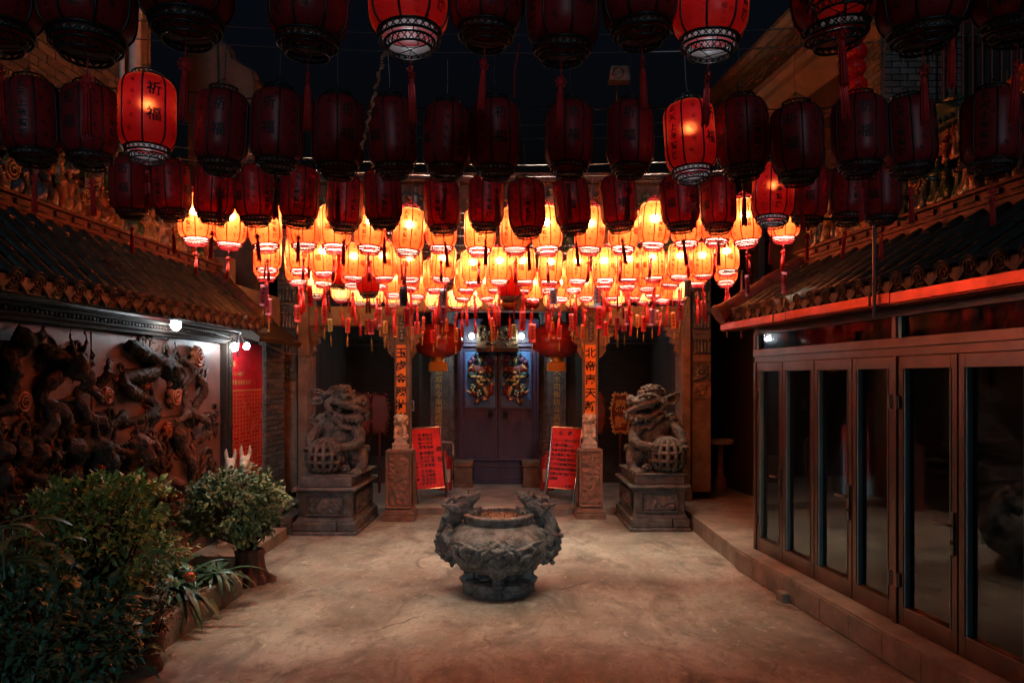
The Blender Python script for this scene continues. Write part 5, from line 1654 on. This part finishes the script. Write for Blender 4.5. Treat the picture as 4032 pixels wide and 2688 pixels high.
def strap(lab, px, d, z0, n, L_, w, seed, m='leaf_strap'):
    r = random.Random(seed)
    o = Vector((XX(px, d), d, z0))
    t = thing('strap_leaf_plant', lab, 'plant', o, group='strap leaved plants')
    b = MB()
    for i in range(n):
        a = r.uniform(0, 2 * pi); e = r.uniform(.5, 1.5)
        blade(b, (r.uniform(-.05, .05), r.uniform(-.05, .05), r.uniform(0, .12)), (cos(a), sin(a), e), L_ * r.uniform(.6, 1.15), w * r.uniform(.7, 1.2), r.uniform(1.2, 2.8))
    part('leaves', b, m, t, smooth=True, fix=False)
    part('stem', MB().tube([(0, 0, 0), (.01, 0, .12), (0, .01, .2)], [.03, .025, .012], 8), 'leaf_dark', t, smooth=True)
strap('arching strap leaved plant in the planter between the two shrubs', 690, 7.0, .27, 46, .62, .028, 3)
strap('low drooping strap leaved plant at the ribbed end of the planter', 840, 7.6, .27, 44, .50, .024, 9)
strap('tall narrow strap leaved plant against the dragon wall', 690, 7.6, .27, 34, .85, .026, 15)
# broad-leaved plant at the left edge
o = Vector((XX(90, 5.2), 5.2, 0))
t = thing('broad_leaf_plant', 'broad leaved plant with long pointed leaves at the left edge', 'plant', o)
b = MB(); r = random.Random(6); sb = MB()
for st_ in range(6):
    x, y = r.uniform(-.32, .26), r.uniform(-.2, .25); h = r.uniform(.95, 1.38)
    sb.tube([(x * .3, y * .3, .1), (x * .8, y * .8, h * .6), (x, y, h)], [.016, .013, .008], 6)
    for i in range(13):
        a = i * 2.4 + r.random(); z = h - i * .05
        blade(b, (x, y, z), (cos(a), sin(a), .7 - i * .05), r.uniform(.20, .34), r.uniform(.030, .046), r.uniform(.8, 1.8))
part('leaves', b, 'leaf_big', t, smooth=True, fix=False); part('stem', sb, 'leaf_dark', t, smooth=True)
part('pot', MB().lathe([(.001, -.01), (.18, -.01), (.24, .22), (.26, .25), (.23, .26), (.21, .22), (.001, .20)], 24), 'bark', t, smooth='auto')
# shiny ornament among the leaves
pp = P(747, 2270, 6.75)
t = thing('glass_ornament', 'shiny red and gold banded ball among the strap leaves', 'ornament', pp)
part('ball', MB().ell((0, 0, 0), (.052, .05, .046), 16), mat('ruby_glaze', (.5, .03, .015), .12, .3, coat=1.), t, smooth=True)
part('band', MB().lathe([(.0525, -.006), (.054, .004), (.0515, .014)], 20).lathe([(.048, .022), (.045, .03)], 20), 'gold', t, smooth=True)
part('cord', MB().tube([(0, 0, .045), (.01, .01, .16), (-.02, .02, .30)], .003, 5), 'redcord', t)
# pale animal statues behind the round shrub
for (px, py, s, lab, rz) in ((908, 1822, 1., 'white stone animal statue with grey back and upright ears, left of the pair', .35), (968, 1812, 1.12, 'tan faced white animal statue with tall ears, right of the pair', .2)):
    d = 9.75
    p = P(px, py, d)
    t = thing('animal_statue', lab, 'statue', (p.x, p.y, .157), rz, group='pale animal statues')
    zc = p.z - .157
    b = MB()
    b.ell((0, .22, zc * .52), (.14, .32, zc * .30), 12); b.tube([(0, .06, zc * .62), (0, -.04, zc * .85), (0, -.06, zc)], [.12, .085, .075], 10)
    for e in (-1, 1):
        b.tube([(e * .08, .03, zc * .5), (e * .08, .0, .02)], [.06, .04], 8); b.tube([(e * .08, .42, zc * .5), (e * .09, .46, .02)], [.07, .04], 8)
        b.tube([(e * .045, -.03, zc + .05), (e * .055, -.02, zc + .13), (e * .05, -.02, zc + .20 * s)], [.028, .026, .006], 7)
    b.ell((0, -.09, zc), (.072, .10, .075), 12); b.tube([(0, -.10, zc), (0, -.21, zc - .055)], [.066, .045], 10); b.ell((0, -.215, zc - .06), .045, 8)
    blob('body', b, 'white_stone', t, .014, 2, .004, 30)
    eb_ = MB()
    for e in (-1, 1): eb_.ell((e * .066, -.115, zc + .02), .014, 8)
    part('eye', eb_, 'ink', t, smooth=True)
    part('base', MB().box(-.16, .16, -.12, .55, -.001, .05), 'white_stone', t, bevel=.01)
# stone table in the alley by the right pier
d = 13.9
t = thing('stone_table', 'small round stone pedestal table in the dark alley by the right pier', 'table', (XX(2836, d), d, .235))
zt_ = ZZ(1728, d) - .235
part('table_top', MB().lathe([(.001, zt_), (.235, zt_), (.245, zt_ - .03), (.225, zt_ - .08), (.12, zt_ - .10), (.001, zt_ - .1)], 32), 'stone_pale', t, smooth='auto')
part('shaft', MB().lathe([(.06, zt_ - .09), (.055, zt_ - .3), (.065, .30), (.075, .27), (.001, .27)], 20), 'stone_red', t, smooth='auto')
part('base', MB().lathe([(.001, 0), (.12, 0), (.125, .02), (.11, .22), (.09, .27), (.001, .27)], 20), 'stone_red', t, smooth='auto')
# cables tied from the left eave to the pier
t = MB()
for q in range(4):
    a = Vector((-3.62, 11.2, 2.78 + q * .012)); c = P(1222, 1402 + q * 2, FD - .12)
    t.tube([a, a.lerp(c, .4) + Vector((0, 0, -.05)), c], .008, 5)
tag(part('cable_bundle', t, 'plaster_beige', None), 'bundle of pale cables strung from the left eave to the granite pier', 'cable')
# small dark stone step block beside the left pedestal
tag(part('step_block', MB().box(-3.42, -3.23, 11.2, 11.9, 0, .26), 'stone_dark', None, bevel=.02), 'small dark stone block beside the left lion pedestal', 'block')
# interior furnishings of the glass hall
RM = Matrix.Translation((3.947, 0, 0)) @ Matrix.Rotation(RA, 4, 'Z')
pt_ = RM @ Vector((1.5, 8.3, .25))
t = thing('display_board', 'red framed display board standing inside the glass hall', 'board', pt_, RA)
part('panel', MB().box(-.02, .02, -.36, .36, .25, 1.75), 'red_paper', t)
part('frame', MB().box(-.03, .03, -.40, -.362, .2, 1.8).box(-.03, .03, .362, .40, .2, 1.8).box(-.03, .03, -.361, .361, 1.755, 1.8).box(-.03, .03, -.361, .361, .2, .245), 'extinguisher', t)
part('foot', MB().box(-.2, .2, -.38, -.33, 0, .05).box(-.2, .2, .33, .38, 0, .05).box(-.02, .02, -.375, -.335, .05, .2).box(-.02, .02, .335, .375, .05, .2), 'wood_dark', t)

# ================================================================== LANTERNS
DL = .30
SP = [(.355, 0), (.415, .035), (.465, .11), (.490, .20), (.5, .30), (.5, 1.0), (.490, 1.10), (.462, 1.185), (.41, 1.25), (.33, 1.295), (.27, 1.305)]
SP = [(r * DL, z * DL) for r, z in SP]
def rad(z):
    for (r0, z0), (r1, z1) in zip(SP, SP[1:]):
        if z0 <= z <= z1: return r0 + (r1 - r0) * (z - z0) / (z1 - z0)
    return SP[0][0]
def lattice(b, r0, z0, r1, z1, n, t):
    for i in range(n):
        for s in (-1, 1):
            a0 = 2 * pi * i / n; a1 = a0 + s * 2 * pi / n * 1.0
            b.tube([(r0 * cos(a0), r0 * sin(a0), z0), ((r0 + r1) / 2 * cos((a0 + a1) / 2), (r0 + r1) / 2 * sin((a0 + a1) / 2), (z0 + z1) / 2), (r1 * cos(a1), r1 * sin(a1), z1)], t, 4, cap=False)
def hoop(b, r, z, t, n=24):
    b.tube([(r * cos(2 * pi * i / n), r * sin(2 * pi * i / n), z) for i in range(n + 1)], t, 5, cap=False)
LM = {}
# silk with a band continuing down inside the collar
sb = MB().lathe(SP, 32)
LM['liner'] = MB().lathe([(.335 * DL, -.10 * DL), (.345 * DL, -.012 * DL), (.352 * DL, -.002 * DL)], 32).mesh('liner', 'liner', True)
for k in ('red', 'warm', 'yellow', 'plainred'):
    LM['shade_' + k] = sb.mesh('shade', 'silk_' + k, True)
fb = MB()
for i in range(8):
    a = pi / 8 + i * pi / 4
    fb.tube([((r + .0012) * cos(a), (r + .0012) * sin(a), z) for r, z in SP], .0050, 5)
hoop(fb, SP[0][0] + .002, 0, .005); hoop(fb, SP[-1][0] + .002, SP[-1][1], .004)
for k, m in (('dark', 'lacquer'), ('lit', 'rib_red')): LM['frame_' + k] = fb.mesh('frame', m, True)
tb = MB(); r = .265 * DL; z = SP[-1][1]
hoop(tb, r, z + .004, .004); hoop(tb, r, z + .026, .005); lattice(tb, r, z + .004, r, z + .026, 20, .0022)
hoop(tb, r * .5, z + .014, .003, 14)
for a in range(4): tb.tube([(r * cos(a * pi / 2), r * sin(a * pi / 2), z + .026), (0, 0, z + .085)], .0018, 4)
bb = MB()
q0, q1 = .395 * DL, .375 * DL
hoop(bb, q0, -.002, .0055); hoop(bb, q1, -.030, .0055); lattice(bb, q0, -.002, q1, -.030, 26, .0026)
lb_ = MB()
q2, q3 = .315 * DL, .27 * DL
hoop(lb_, q2, -.040, .005); hoop(lb_, q3, -.066, .005); lattice(lb_, q2, -.040, q3, -.066, 22, .0026)
for a in range(8): lb_.tube([(q1 * cos(a * pi / 4), q1 * sin(a * pi / 4), -.030), (q2 * cos(a * pi / 4), q2 * sin(a * pi / 4), -.040)], .0022, 4)
for a in range(2): lb_.tube([(q3 * cos(a * pi / 2), q3 * sin(a * pi / 2), -.066), (-q3 * cos(a * pi / 2), -q3 * sin(a * pi / 2), -.066)], .0022, 4)
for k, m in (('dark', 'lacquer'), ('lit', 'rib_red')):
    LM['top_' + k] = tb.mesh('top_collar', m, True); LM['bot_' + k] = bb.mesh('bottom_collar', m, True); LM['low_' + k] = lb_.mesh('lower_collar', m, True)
# painted characters: blessing on two panels, the festival line on two others
xb = MB()
for pan in range(8):
    ac = pan * pi / 4
    def fn(u, v):
        rr_ = rad(v) + .0016
        return (rr_ * cos(ac + u / .15), rr_ * sin(ac + u / .15), v)
    if pan % 4 == 0: write(xb, [('祈', 0, .290), ('福', 0, .150)], fn, .078, .016)
    if pan % 4 == 2: write(xb, [(c, 0, .336 - i * .055) for i, c in enumerate('玄天上帝寶誕')], fn, .047, .016)
    if pan % 2 == 1:
        rq = random.Random(pan)
        write(xb, [('福', rq.uniform(-.03, .03), z_) for z_ in (.07, .135, .20, .265, .33)], fn, .024, .0)
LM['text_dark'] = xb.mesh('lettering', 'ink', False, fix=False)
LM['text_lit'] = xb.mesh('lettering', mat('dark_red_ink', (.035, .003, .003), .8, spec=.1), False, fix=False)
# tassel with knot
kb = MB()
kb.tube([(0, 0, -.066), (0, 0, -.135)], .0022, 5)
for a in range(6):
    th = a * pi / 3
    kb.tube([(.004 * cos(th), 0, -.150 + .004 * sin(th)), (.024 * cos(th - .3), .004, -.150 + .024 * sin(th - .3)), (.024 * cos(th + .3), -.004, -.150 + .024 * sin(th + .3)), (.004 * cos(th), 0, -.150 + .004 * sin(th))], .0035, 5)
kb.ell((0, 0, -.150), (.015, .008, .015), 8)
kb.tube([(0, 0, -.168), (0, 0, -.182), (0, 0, -.200), (0, 0, -.330)], [.006, .011, .010, .0145], 9)
for a in range(9): kb.tube([(.010 * cos(a * .7), .010 * sin(a * .7), -.195), (.014 * cos(a * .7), .014 * sin(a * .7), -.335 - .006 * (a % 3))], .0028, 4)
LM['tassel'] = kb.mesh('tassel', 'redcord', True)
LM['hanger'] = MB().tube([(0, 0, SP[-1][1] + .08), (.004, 0, SP[-1][1] + .16), (0, 0, SP[-1][1] + .30)], .0022, 4).mesh('hanger', 'wire')

PW = {}
def lamp(kind, power, col):
    k = (kind, round(power, 3))
    if k not in PW:
        l = bpy.data.lights.new('lantern_bulb', 'POINT')
        l.energy = power; l.color = col; l.shadow_soft_size = .022
        PW[k] = l
    return PW[k]
ORD = ['first', 'second', 'third', 'fourth', 'fifth', 'sixth', 'seventh', 'eighth', 'ninth', 'tenth', 'eleventh', 'twelfth', 'thirteenth', 'fourteenth', 'fifteenth', 'sixteenth', 'seventeenth', 'eighteenth', 'nineteenth', 'twentieth']
WARM = (1.0, .85, .62)
POWER = dict(red=.62, warm=22.0, yellow=7.5)
rl = random.Random(99)
def lantern(px, py, w, shade, lit, lab, group, tassel=True, turn=None):
    d = 900.0 / w
    p = P(px, py, d)
    t = thing('silk_lantern', lab, 'lantern', p, group=group)
    t.rotation_euler = (rl.uniform(-.08, .08), rl.uniform(-.08, .08), rl.choice((0, 1, 2, 3)) * pi / 4 + rl.uniform(-.3, .3) if turn is None else turn)
    if shade == 'red':
        t.rotation_euler[0] += -.02
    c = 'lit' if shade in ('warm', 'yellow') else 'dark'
    link('shade', LM['shade_' + shade], t)
    link('frame', LM['frame_' + c], t)
    link('liner', LM['liner'], t)
    link('top_collar', LM['top_' + c], t)
    link('bottom_collar', LM['bot_' + c], t)
    link('lower_collar', LM['low_' + c], t)
    if shade != 'plainred': link('lettering', LM['text_' + c], t)['kind'] = 'stuff'
    if tassel:
        q = link('tassel', LM['tassel'], t, (0, 0, 0), (rl.uniform(-.06, .06), rl.uniform(-.06, .06), rl.uniform(0, 6)))
        if shade in ('warm', 'yellow') and w < 110: q.scale = (1.25, 1.25, rl.uniform(1.2, 1.75))
    link('hanger', LM['hanger'], t)
    if lit:
        kd = 'red' if shade == 'red' else 'yellow' if shade == 'yellow' else 'warm'
        col = (.80, .93, 1.0) if kd == 'red' else WARM
        l = lamp(kd, POWER[kd] * rl.choice((.7, .85, 1.0, 1.0, 1.15, 1.35)) if kd != 'red' else POWER[kd], col)
        link('light_bulb', l, t, (0, 0, .24))
    return p

Fp = .3827
ROWS = [
 ('row cut off by the photo top', 'red', [(3305, -22, 330, 1), (3752, -18, 320, 0)]),
 ('topmost row nearest the camera', 'red', [(-12, 120, 330, 0), (343, 148, 352, 0), (735, 86, 352, 0), (1213, 150, 314, 0), (1612, 131, 316, 1), (1914, 118, 285, 0), (2214, 178, 292, 0), (2524, 108, 296, 0), (2793, 157, 292, 1), (3290, 112, 316, 0), (3632, 120, 322, 0), (4012, 90, 330, 0)]),
 ('second row from the camera', 'red', [(132, 600, 212, 0), (356, 615, 208, 0), (580, 586, 214, 1), (867, 637, 205, 0), (1090, 631, 203, 0), (1330, 655, 203, 0), (1551, 654, 196, 0), (1757, 660, 188, 0), (1950, 660, 195, 0), (2240, 655, 188, 0), (2481, 655, 188, 0), (2725, 668, 201, 1), (2929, 660, 200, 0), (3144, 683, 198, 0), (3385, 648, 202, 0), (3586, 654, 198, 0), (3904, 643, 214, 0)]),
 ('third row from the camera', 'red', [(519, 826, 152, 0), (679, 832, 150, 0), (841, 846, 153, 0), (1008, 856, 152, 0), (1176, 861, 152, 0), (1355, 884, 142, 0), (1512, 869, 149, 0), (1745, 892, 142, 0), (1912, 882, 141, 0), (2077, 903, 146, 0), (2261, 890, 142, 0), (2441, 882, 141, 0), (2682, 882, 145, 0), (2830, 886, 141, 0), (3040, 858, 160, 1), (3178, 856, 150, 0), (3336, 850, 150, 0), (3470, 850, 150, 0)]),
 ('frontmost glowing row of the bright cluster', 'warm', [(772, 937, 130, 1), (903, 955, 128, 1), (1048, 964, 128, 1), (1197, 962, 126, 1), (1318, 968, 124, 1), (1456, 972, 124, 1), (1605, 985, 124, 1), (1737, 970, 122, 1), (1888, 980, 122, 1), (2029, 976, 120, 1), (2154, 976, 122, 1), (2320, 976, 120, 1), (2453, 974, 120, 1), (2571, 959, 122, 1), (2702, 953, 118, 1), (2820, 945, 122, 1), (2939, 947, 124, 1), (3086, 932, 120, 1)]),
 ('second glowing row of the bright cluster', 'warm', [(1052, 1058, 106, 1), (1182, 1062, 102, 1), (1278, 1071, 103, 1), (1391, 1089, 100, 1), (1512, 1089, 103, 1), (1615, 1096, 100, 1), (1739, 1094, 98, 1), (1865, 1108, 94, 1), (1966, 1104, 96, 1), (2064, 1104, 96, 1), (2163, 1106, 94, 1), (2274, 1102, 92, 1), (2382, 1100, 92, 1), (2474, 1096, 94, 1), (2573, 1091, 95, 1), (2675, 1085, 96, 1), (2769, 1081, 94, 1), (2862, 1066, 96, 1)]),
 ('third glowing row of the bright cluster', 'warm', [(1048, 1088, 97, 1), (1174, 1104, 93, 1), (1274, 1112, 92, 1), (1390, 1118, 90, 1), (1490, 1122, 88, 1), (1610, 1130, 88, 1), (1713, 1137, 88, 1), (1838, 1137, 88, 1), (1953, 1138, 86, 1), (2056, 1140, 86, 1), (2163, 1140, 86, 1), (2259, 1137, 86, 1), (2376, 1125, 87, 1), (2470, 1125, 88, 1), (2548, 1133, 85, 1), (2640, 1119, 88, 1), (2744, 1112, 88, 1), (2858, 1108, 90, 1)]),
 ('fourth glowing row of the bright cluster', 'warm', [(1548, 1158, 82, 1), (1644, 1163, 80, 1), (1822, 1173, 78, 1), (1918, 1171, 79, 1), (2098, 1175, 78, 1), (2209, 1173, 78, 1), (2308, 1171, 78, 1), (2403, 1169, 78, 1), (2491, 1171, 78, 1), (2571, 1160, 79, 1), (2610, 1179, 76, 1)]),
 ('yellow lantern row against the porch', 'yellow', [(1246, 1162, 74, 1), (1341, 1177, 73, 1), (1414, 1192, 72, 1), (1475, 1194, 71, 1), (1548, 1197, 71, 1), (1625, 1192, 71, 1), (1709, 1207, 70, 1), (1797, 1209, 70, 1), (1866, 1209, 70, 1), (1945, 1197, 71, 1), (2006, 1202, 70, 1), (2094, 1197, 70, 1), (2174, 1207, 70, 1), (2257, 1205, 70, 1), (2331, 1205, 70, 1), (2426, 1197, 71, 1), (2533, 1187, 72, 1), (2671, 1177, 73, 1)]),
]
row_depth = []
for rn, sh, ls in ROWS:
    n = len(ls); tops = []
    litn = 0
    for i, (x, y, w, lit) in enumerate(ls):
        state = {'red': 'unlit dark red lantern', 'warm': 'glowing orange lantern', 'yellow': 'glowing yellow lantern'}[sh]
        if sh == 'red' and lit: state = 'lit bright red lantern'
        lab = f'{state}, {ORD[i]} from the left in the {rn}'
        if n == 2: lab = f'{state}, {"left" if i == 0 else "right"} one of the pair cut off by the photo top'
        p = lantern(x, y, w, sh, lit, lab, 'lanterns, ' + rn, tassel=True)
        tops.append(p)
    row_depth.append((rn, sum(p.y for p in tops) / n, max(p.z for p in tops), tops))
for (x, y, w, lab) in ((1452, 1152, 92, 'plain scarlet lantern low in the cluster, left of centre'), (2006, 1168, 92, 'plain scarlet lantern low in the cluster, near the middle'), (1332, 1120, 88, 'plain scarlet lantern low at the left of the cluster')):
    lantern(x, y, w, 'plainred', 0, lab, 'plain scarlet lanterns', tassel=False)
# red globes strung by the right cornice
for i, y in enumerate((140, 207, 272, 340)):
    p = P(3358 + (i % 2) * 4, y, 9.0)
    t = thing('red_globe', f'round red paper globe, {ORD[i]} from the top of the string by the right cornice', 'lantern', p, group='string of red globes')
    part('globe', MB().ell((0, 0, 0), (.15, .15, .12), 20), 'silk_plainred', t, smooth=True)
    part('collar', MB().lathe([(.001, .125), (.05, .12), (.05, .105)], 14).lathe([(.001, -.125), (.05, -.12), (.05, -.105)], 14), 'gold', t, smooth='auto')

# support wires over each row, strung from roof to roof
for rn, d, zt_, tops in row_depth:
    zw = sum(p.z for p in tops) / len(tops) + SP[-1][1] + .28
    b = MB()
    xl, xr = -3.9, 4.1
    for k in range(2):
        pts = []
        for i in range(25):
            f = i / 24
            pts.append((xl + (xr - xl) * f, d + .03 * k, zw + .12 * k + .25 * (2 * f - 1) ** 2 - .02))
        b.tube(pts, .0032, 4)
    tag(part('support_wire', b, 'wire', None), f'thin steel wires strung above the {rn}', 'wire', 'lantern support wires')
    # black power cable looping along the row
    b = MB(); pts = []
    q = sorted(tops, key=lambda p: p.x)
    for a, c in zip(q, q[1:]):
        for j in range(6):
            f = j / 6
            pts.append(a.lerp(c, f) + Vector((0, .02, SP[-1][1] + .035 - .06 * sin(pi * f))))
    b.tube(pts, .005, 5)
    tag(part('power_cable', b, 'black', None), f'black power cable along the {rn}', 'cable', 'lantern power cables')
# loose ribbons
a, c = P(1518, 190, 3.4), P(1424, 590, 4.3)
b = MB()
for i in range(40):
    f = i / 40
    p = a.lerp(c, f) + Vector((.006 * sin(i * 1.3), 0, .004 * cos(i * .7))); n = a.lerp(c, (i + 1) / 40) + Vector((.006 * sin((i + 1) * 1.3), 0, 0))
    w = .007 * (.4 + abs(sin(i * .9)))
    o = len(b.v); b.v += [tuple(p + Vector((w, 0, 0))), tuple(p - Vector((w, 0.004, 0))), tuple(n - Vector((w, 0.004, 0))), tuple(n + Vector((w, 0, 0)))]; b.f.append((o, o + 1, o + 2, o + 3))
tag(part('loose_ribbon', b, 'white_paint', None, fix=False), 'torn white plastic ribbon trailing from a lit lantern in the topmost row', 'ribbon')
a, c = P(2045, 175, 3.6), P(2024, 385, 4.2)
tag(part('red_string', MB().tube([a, a.lerp(c, .5) + Vector((-.01, 0, .01)), c], .004, 5), 'redcord', None), 'short red string hanging between the first and second lantern rows', 'string')
# loudspeaker on the temple eave
p = P(2437, 297, 14.2)
t = thing('loudspeaker', 'small dim loudspeaker high against the sky right of centre', 'loudspeaker', p)
part('box', MB().frustum(0, 0, -.14, .14, .20, .12, .16, .10), 'stone_dark', t, bevel=.01)
part('cone', MB().lathe([(.11, -.0), (.07, .03), (.02, .05), (.001, .045)], 20, Matrix.Translation((-.03, -.125, 0)) @ Matrix.Rotation(pi / 2 * -1, 4, 'X')), 'black', t, smooth='auto')
part('bracket', MB().tube([(0, .08, .0), (0, .4, -.4), (0, 1.0, -.75)], .02, 6), 'black', t)

# ------------------------------------------------------------------ wish cards
CC = dict(lav=(.42, .17, .26), pink=(.60, .10, .11), red=(.62, .04, .03), redor=(.66, .10, .03), cream=(.62, .45, .20), orange=(.66, .20, .05), pinkl=(.62, .20, .16), blue=(.13, .15, .24), crimson=(.50, .025, .04), peach=(.62, .32, .16), mauve=(.40, .09, .14), pinkd=(.5, .08, .10), dred=(.34, .03, .05))
CW = dict(lav='lilac', pink='pink', red='red', redor='vermilion', cream='cream', orange='orange', pinkl='pale pink', blue='blue grey', crimson='crimson', peach='peach', mauve='mauve', pinkd='deep pink', dred='dark red')
def card_mat(k, v):
    m = mat('card_' + k, v, .55, col2=tuple(c * .8 for c in v), ns=25)
    n, l = m.node_tree.nodes, m.node_tree.links
    tr = n.new('ShaderNodeBsdfTranslucent'); tr.inputs[0].default_value = (*[min(1, c * 1.5) for c in v], 1)
    mx = n.new('ShaderNodeMixShader'); mx.inputs[0].default_value = .45
    l.new(n['Principled BSDF'].outputs[0], mx.inputs[1]); l.new(tr.outputs[0], mx.inputs[2])
    l.new(mx.outputs[0], n['Material Output'].inputs[0])
    return m
CMAT = {k: card_mat(k, v) for k, v in CC.items()}
def zz(ox, oy, L): return [(ox + x * Fp, oy + a * Fp, oy + b_ * Fp, c, w * Fp) for x, a, b_, c, w in L]
cards = zz(650, 750, [(1020, 970, 1185, 'lav', 85), (1060, 1110, 1280, 'lav', 70), (1370, 1180, 1350, 'pink', 70), (1485, 975, 1190, 'red', 60), (1640, 1160, 1370, 'red', 50), (1695, 1320, 1450, 'cream', 50)])
cards += zz(1150, 750, [(577, 1310, 1465, 'redor', 52), (765, 1325, 1480, 'orange', 30), (805, 1325, 1480, 'pink', 62), (905, 1200, 1400, 'pinkl', 50), (962, 1340, 1470, 'cream', 50), (1063, 1390, 1510, 'orange', 42), (1135, 990, 1190, 'blue', 75), (1180, 1210, 1400, 'crimson', 60), (1240, 1400, 1530, 'peach', 30), (1285, 1350, 1480, 'pink', 62), (1355, 1300, 1470, 'redor', 30), (1450, 1430, 1560, 'red', 60), (1500, 1380, 1480, 'pinkl', 32), (1555, 1010, 1185, 'blue', 65), (1560, 1190, 1360, 'mauve', 55), (1590, 1320, 1450, 'orange', 40), (1690, 1410, 1560, 'orange', 42), (1750, 1355, 1500, 'red', 30)])
cards += zz(1700, 750, [(620, 1310, 1430, 'pinkl', 45), (635, 1380, 1550, 'orange', 45), (690, 1230, 1395, 'mauve', 50), (845, 1375, 1505, 'cream', 52), (935, 1240, 1440, 'crimson', 65), (1035, 1370, 1560, 'pink', 70), (1195, 1250, 1420, 'dred', 70), (1245, 1350, 1440, 'orange', 40), (1250, 1005, 1175, 'blue', 70), (1320, 1385, 1530, 'pink', 45), (1435, 1265, 1435, 'pink', 52), (1480, 1190, 1360, 'redor', 38), (1555, 1375, 1530, 'orange', 40)])
cards += zz(2250, 750, [(270, 990, 1190, 'blue', 80), (285, 1190, 1420, 'crimson', 80), (115, 1380, 1530, 'orange', 40), (355, 1345, 1500, 'red', 50), (475, 1300, 1430, 'pinkd', 50), (565, 1220, 1380, 'lav', 70), (540, 1380, 1450, 'pink', 58), (680, 1275, 1410, 'orange', 40), (745, 1290, 1450, 'red', 55), (835, 1215, 1390, 'lav', 68), (880, 1230, 1350, 'pinkl', 38), (1045, 1250, 1420, 'orange', 50), (1125, 1160, 1340, 'mauve', 68), (1200, 915, 1100, 'blue', 75), (1355, 1130, 1310, 'dred', 60), (1600, 1220, 1370, 'pink', 60), (1810, 870, 1090, 'lav', 60)])
cards += [(3087, 1072, 1155, 'mauve', 30)]
cards.sort()
tasb = MB().tube([(0, 0, 0), (0, 0, -.02), (0, 0, -.035), (0, 0, -.13)], [.001, .003, .007, .010], 7)
tas_me = tasb.mesh('card_tassel', 'yellowcord', True)
fring = MB().tube([(0, 0, .0), (0, 0, -.02), (0, 0, -.14)], [.003, .008, .010], 6).ell((0, 0, .012), (.011, .008, .011), 8).mesh('red_tassel', 'redcord', True)
ink_me = []
for txt in ('萬事如意', '身體健康', '財源廣進', '平安喜樂', '學業有成'):
    ib = MB(); write(ib, [(c, 0, -.022 - i * .030) for i, c in enumerate(txt)], lambda u, v: (u, -.0012, v), .024, .01); ink_me.append(ib.mesh('lettering', 'ink', False, fix=False))
rc = random.Random(31)
near = [p for rn, d, z_, tops in row_depth[4:8] for p in tops]
for i, (x, ya, yb, c, w) in enumerate(cards):
    best = min(near, key=lambda p: abs(CX + p.x / p.y * F - x) + rc.uniform(0, 25))
    d = best.y
    a = P(x, ya, d); h = (yb - ya) / F * d; ww = w / F * d
    t = thing('wish_card', f'{CW[c]} paper wish card, number {i + 1} of {len(cards)} counted from the left, below the lanterns' if False else f'{CW[c]} paper wish card {"at the left end of the lantern cluster" if x < 1450 else "left of the door" if x < 1830 else "in front of the door" if x < 2110 else "right of the door" if x < 2500 else "at the right end of the lantern cluster"}', 'wish card', a, rc.uniform(-.5, .5), 'wish cards below the lanterns')
    t.rotation_euler[1] = rc.uniform(-.06, .06)
    cb = MB(); n = 6; cur = rc.uniform(-.25, .25)
    for j in range(n + 1):
        f = j / n
        for s in (-1, 1): cb.v.append((s * ww / 2, cur * .04 * (f * 2 - 1) ** 2 + rc.uniform(-.001, .001), -h * f))
    cb.f = [(2 * j, 2 * j + 1, 2 * j + 3, 2 * j + 2) for j in range(n)]
    o = part('card', cb, CMAT[c], t, smooth=True, fix=False)
    sm = o.modifiers.new('thick', 'SOLIDIFY'); sm.thickness = .0012; sm.offset = 1
    lt = link('lettering', ink_me[i % 5], t, (0, -.012, -.008), None, h / .15)
    up = max(.06, best.z - .07 - a.z)
    part('string', MB().tube([(0, 0, 0), (0, 0, up)], .0020, 4), 'redcord', t)
    if up > .22: link('red_tassel', fring, t, (0, 0, min(up - .02, .20)))
    if i % 4 != 3: 
        part('tassel_cord', MB().tube([(0, 0, -h), (0, 0, -h - .03)], .0012, 4), 'yellowcord', t)
        link('card_tassel', tas_me, t, (0, 0, -h - .028), None, rc.uniform(.8, 1.2))
# give same-looking wish cards labels that single them out by order
from collections import defaultdict
grp = defaultdict(list)
for o in COL.objects:
    if o.get('category') == 'wish card': grp[o['label']].append(o)
for lab, os_ in grp.items():
    if len(os_) > 1:
        os_.sort(key=lambda o: o.location.x / o.location.y)
        for i, o in enumerate(os_):
            o['label'] = lab.replace(' paper wish card', f' wish card, {ORD[i]} such from the left,')

bpy.data.scenes.remove(TMP)
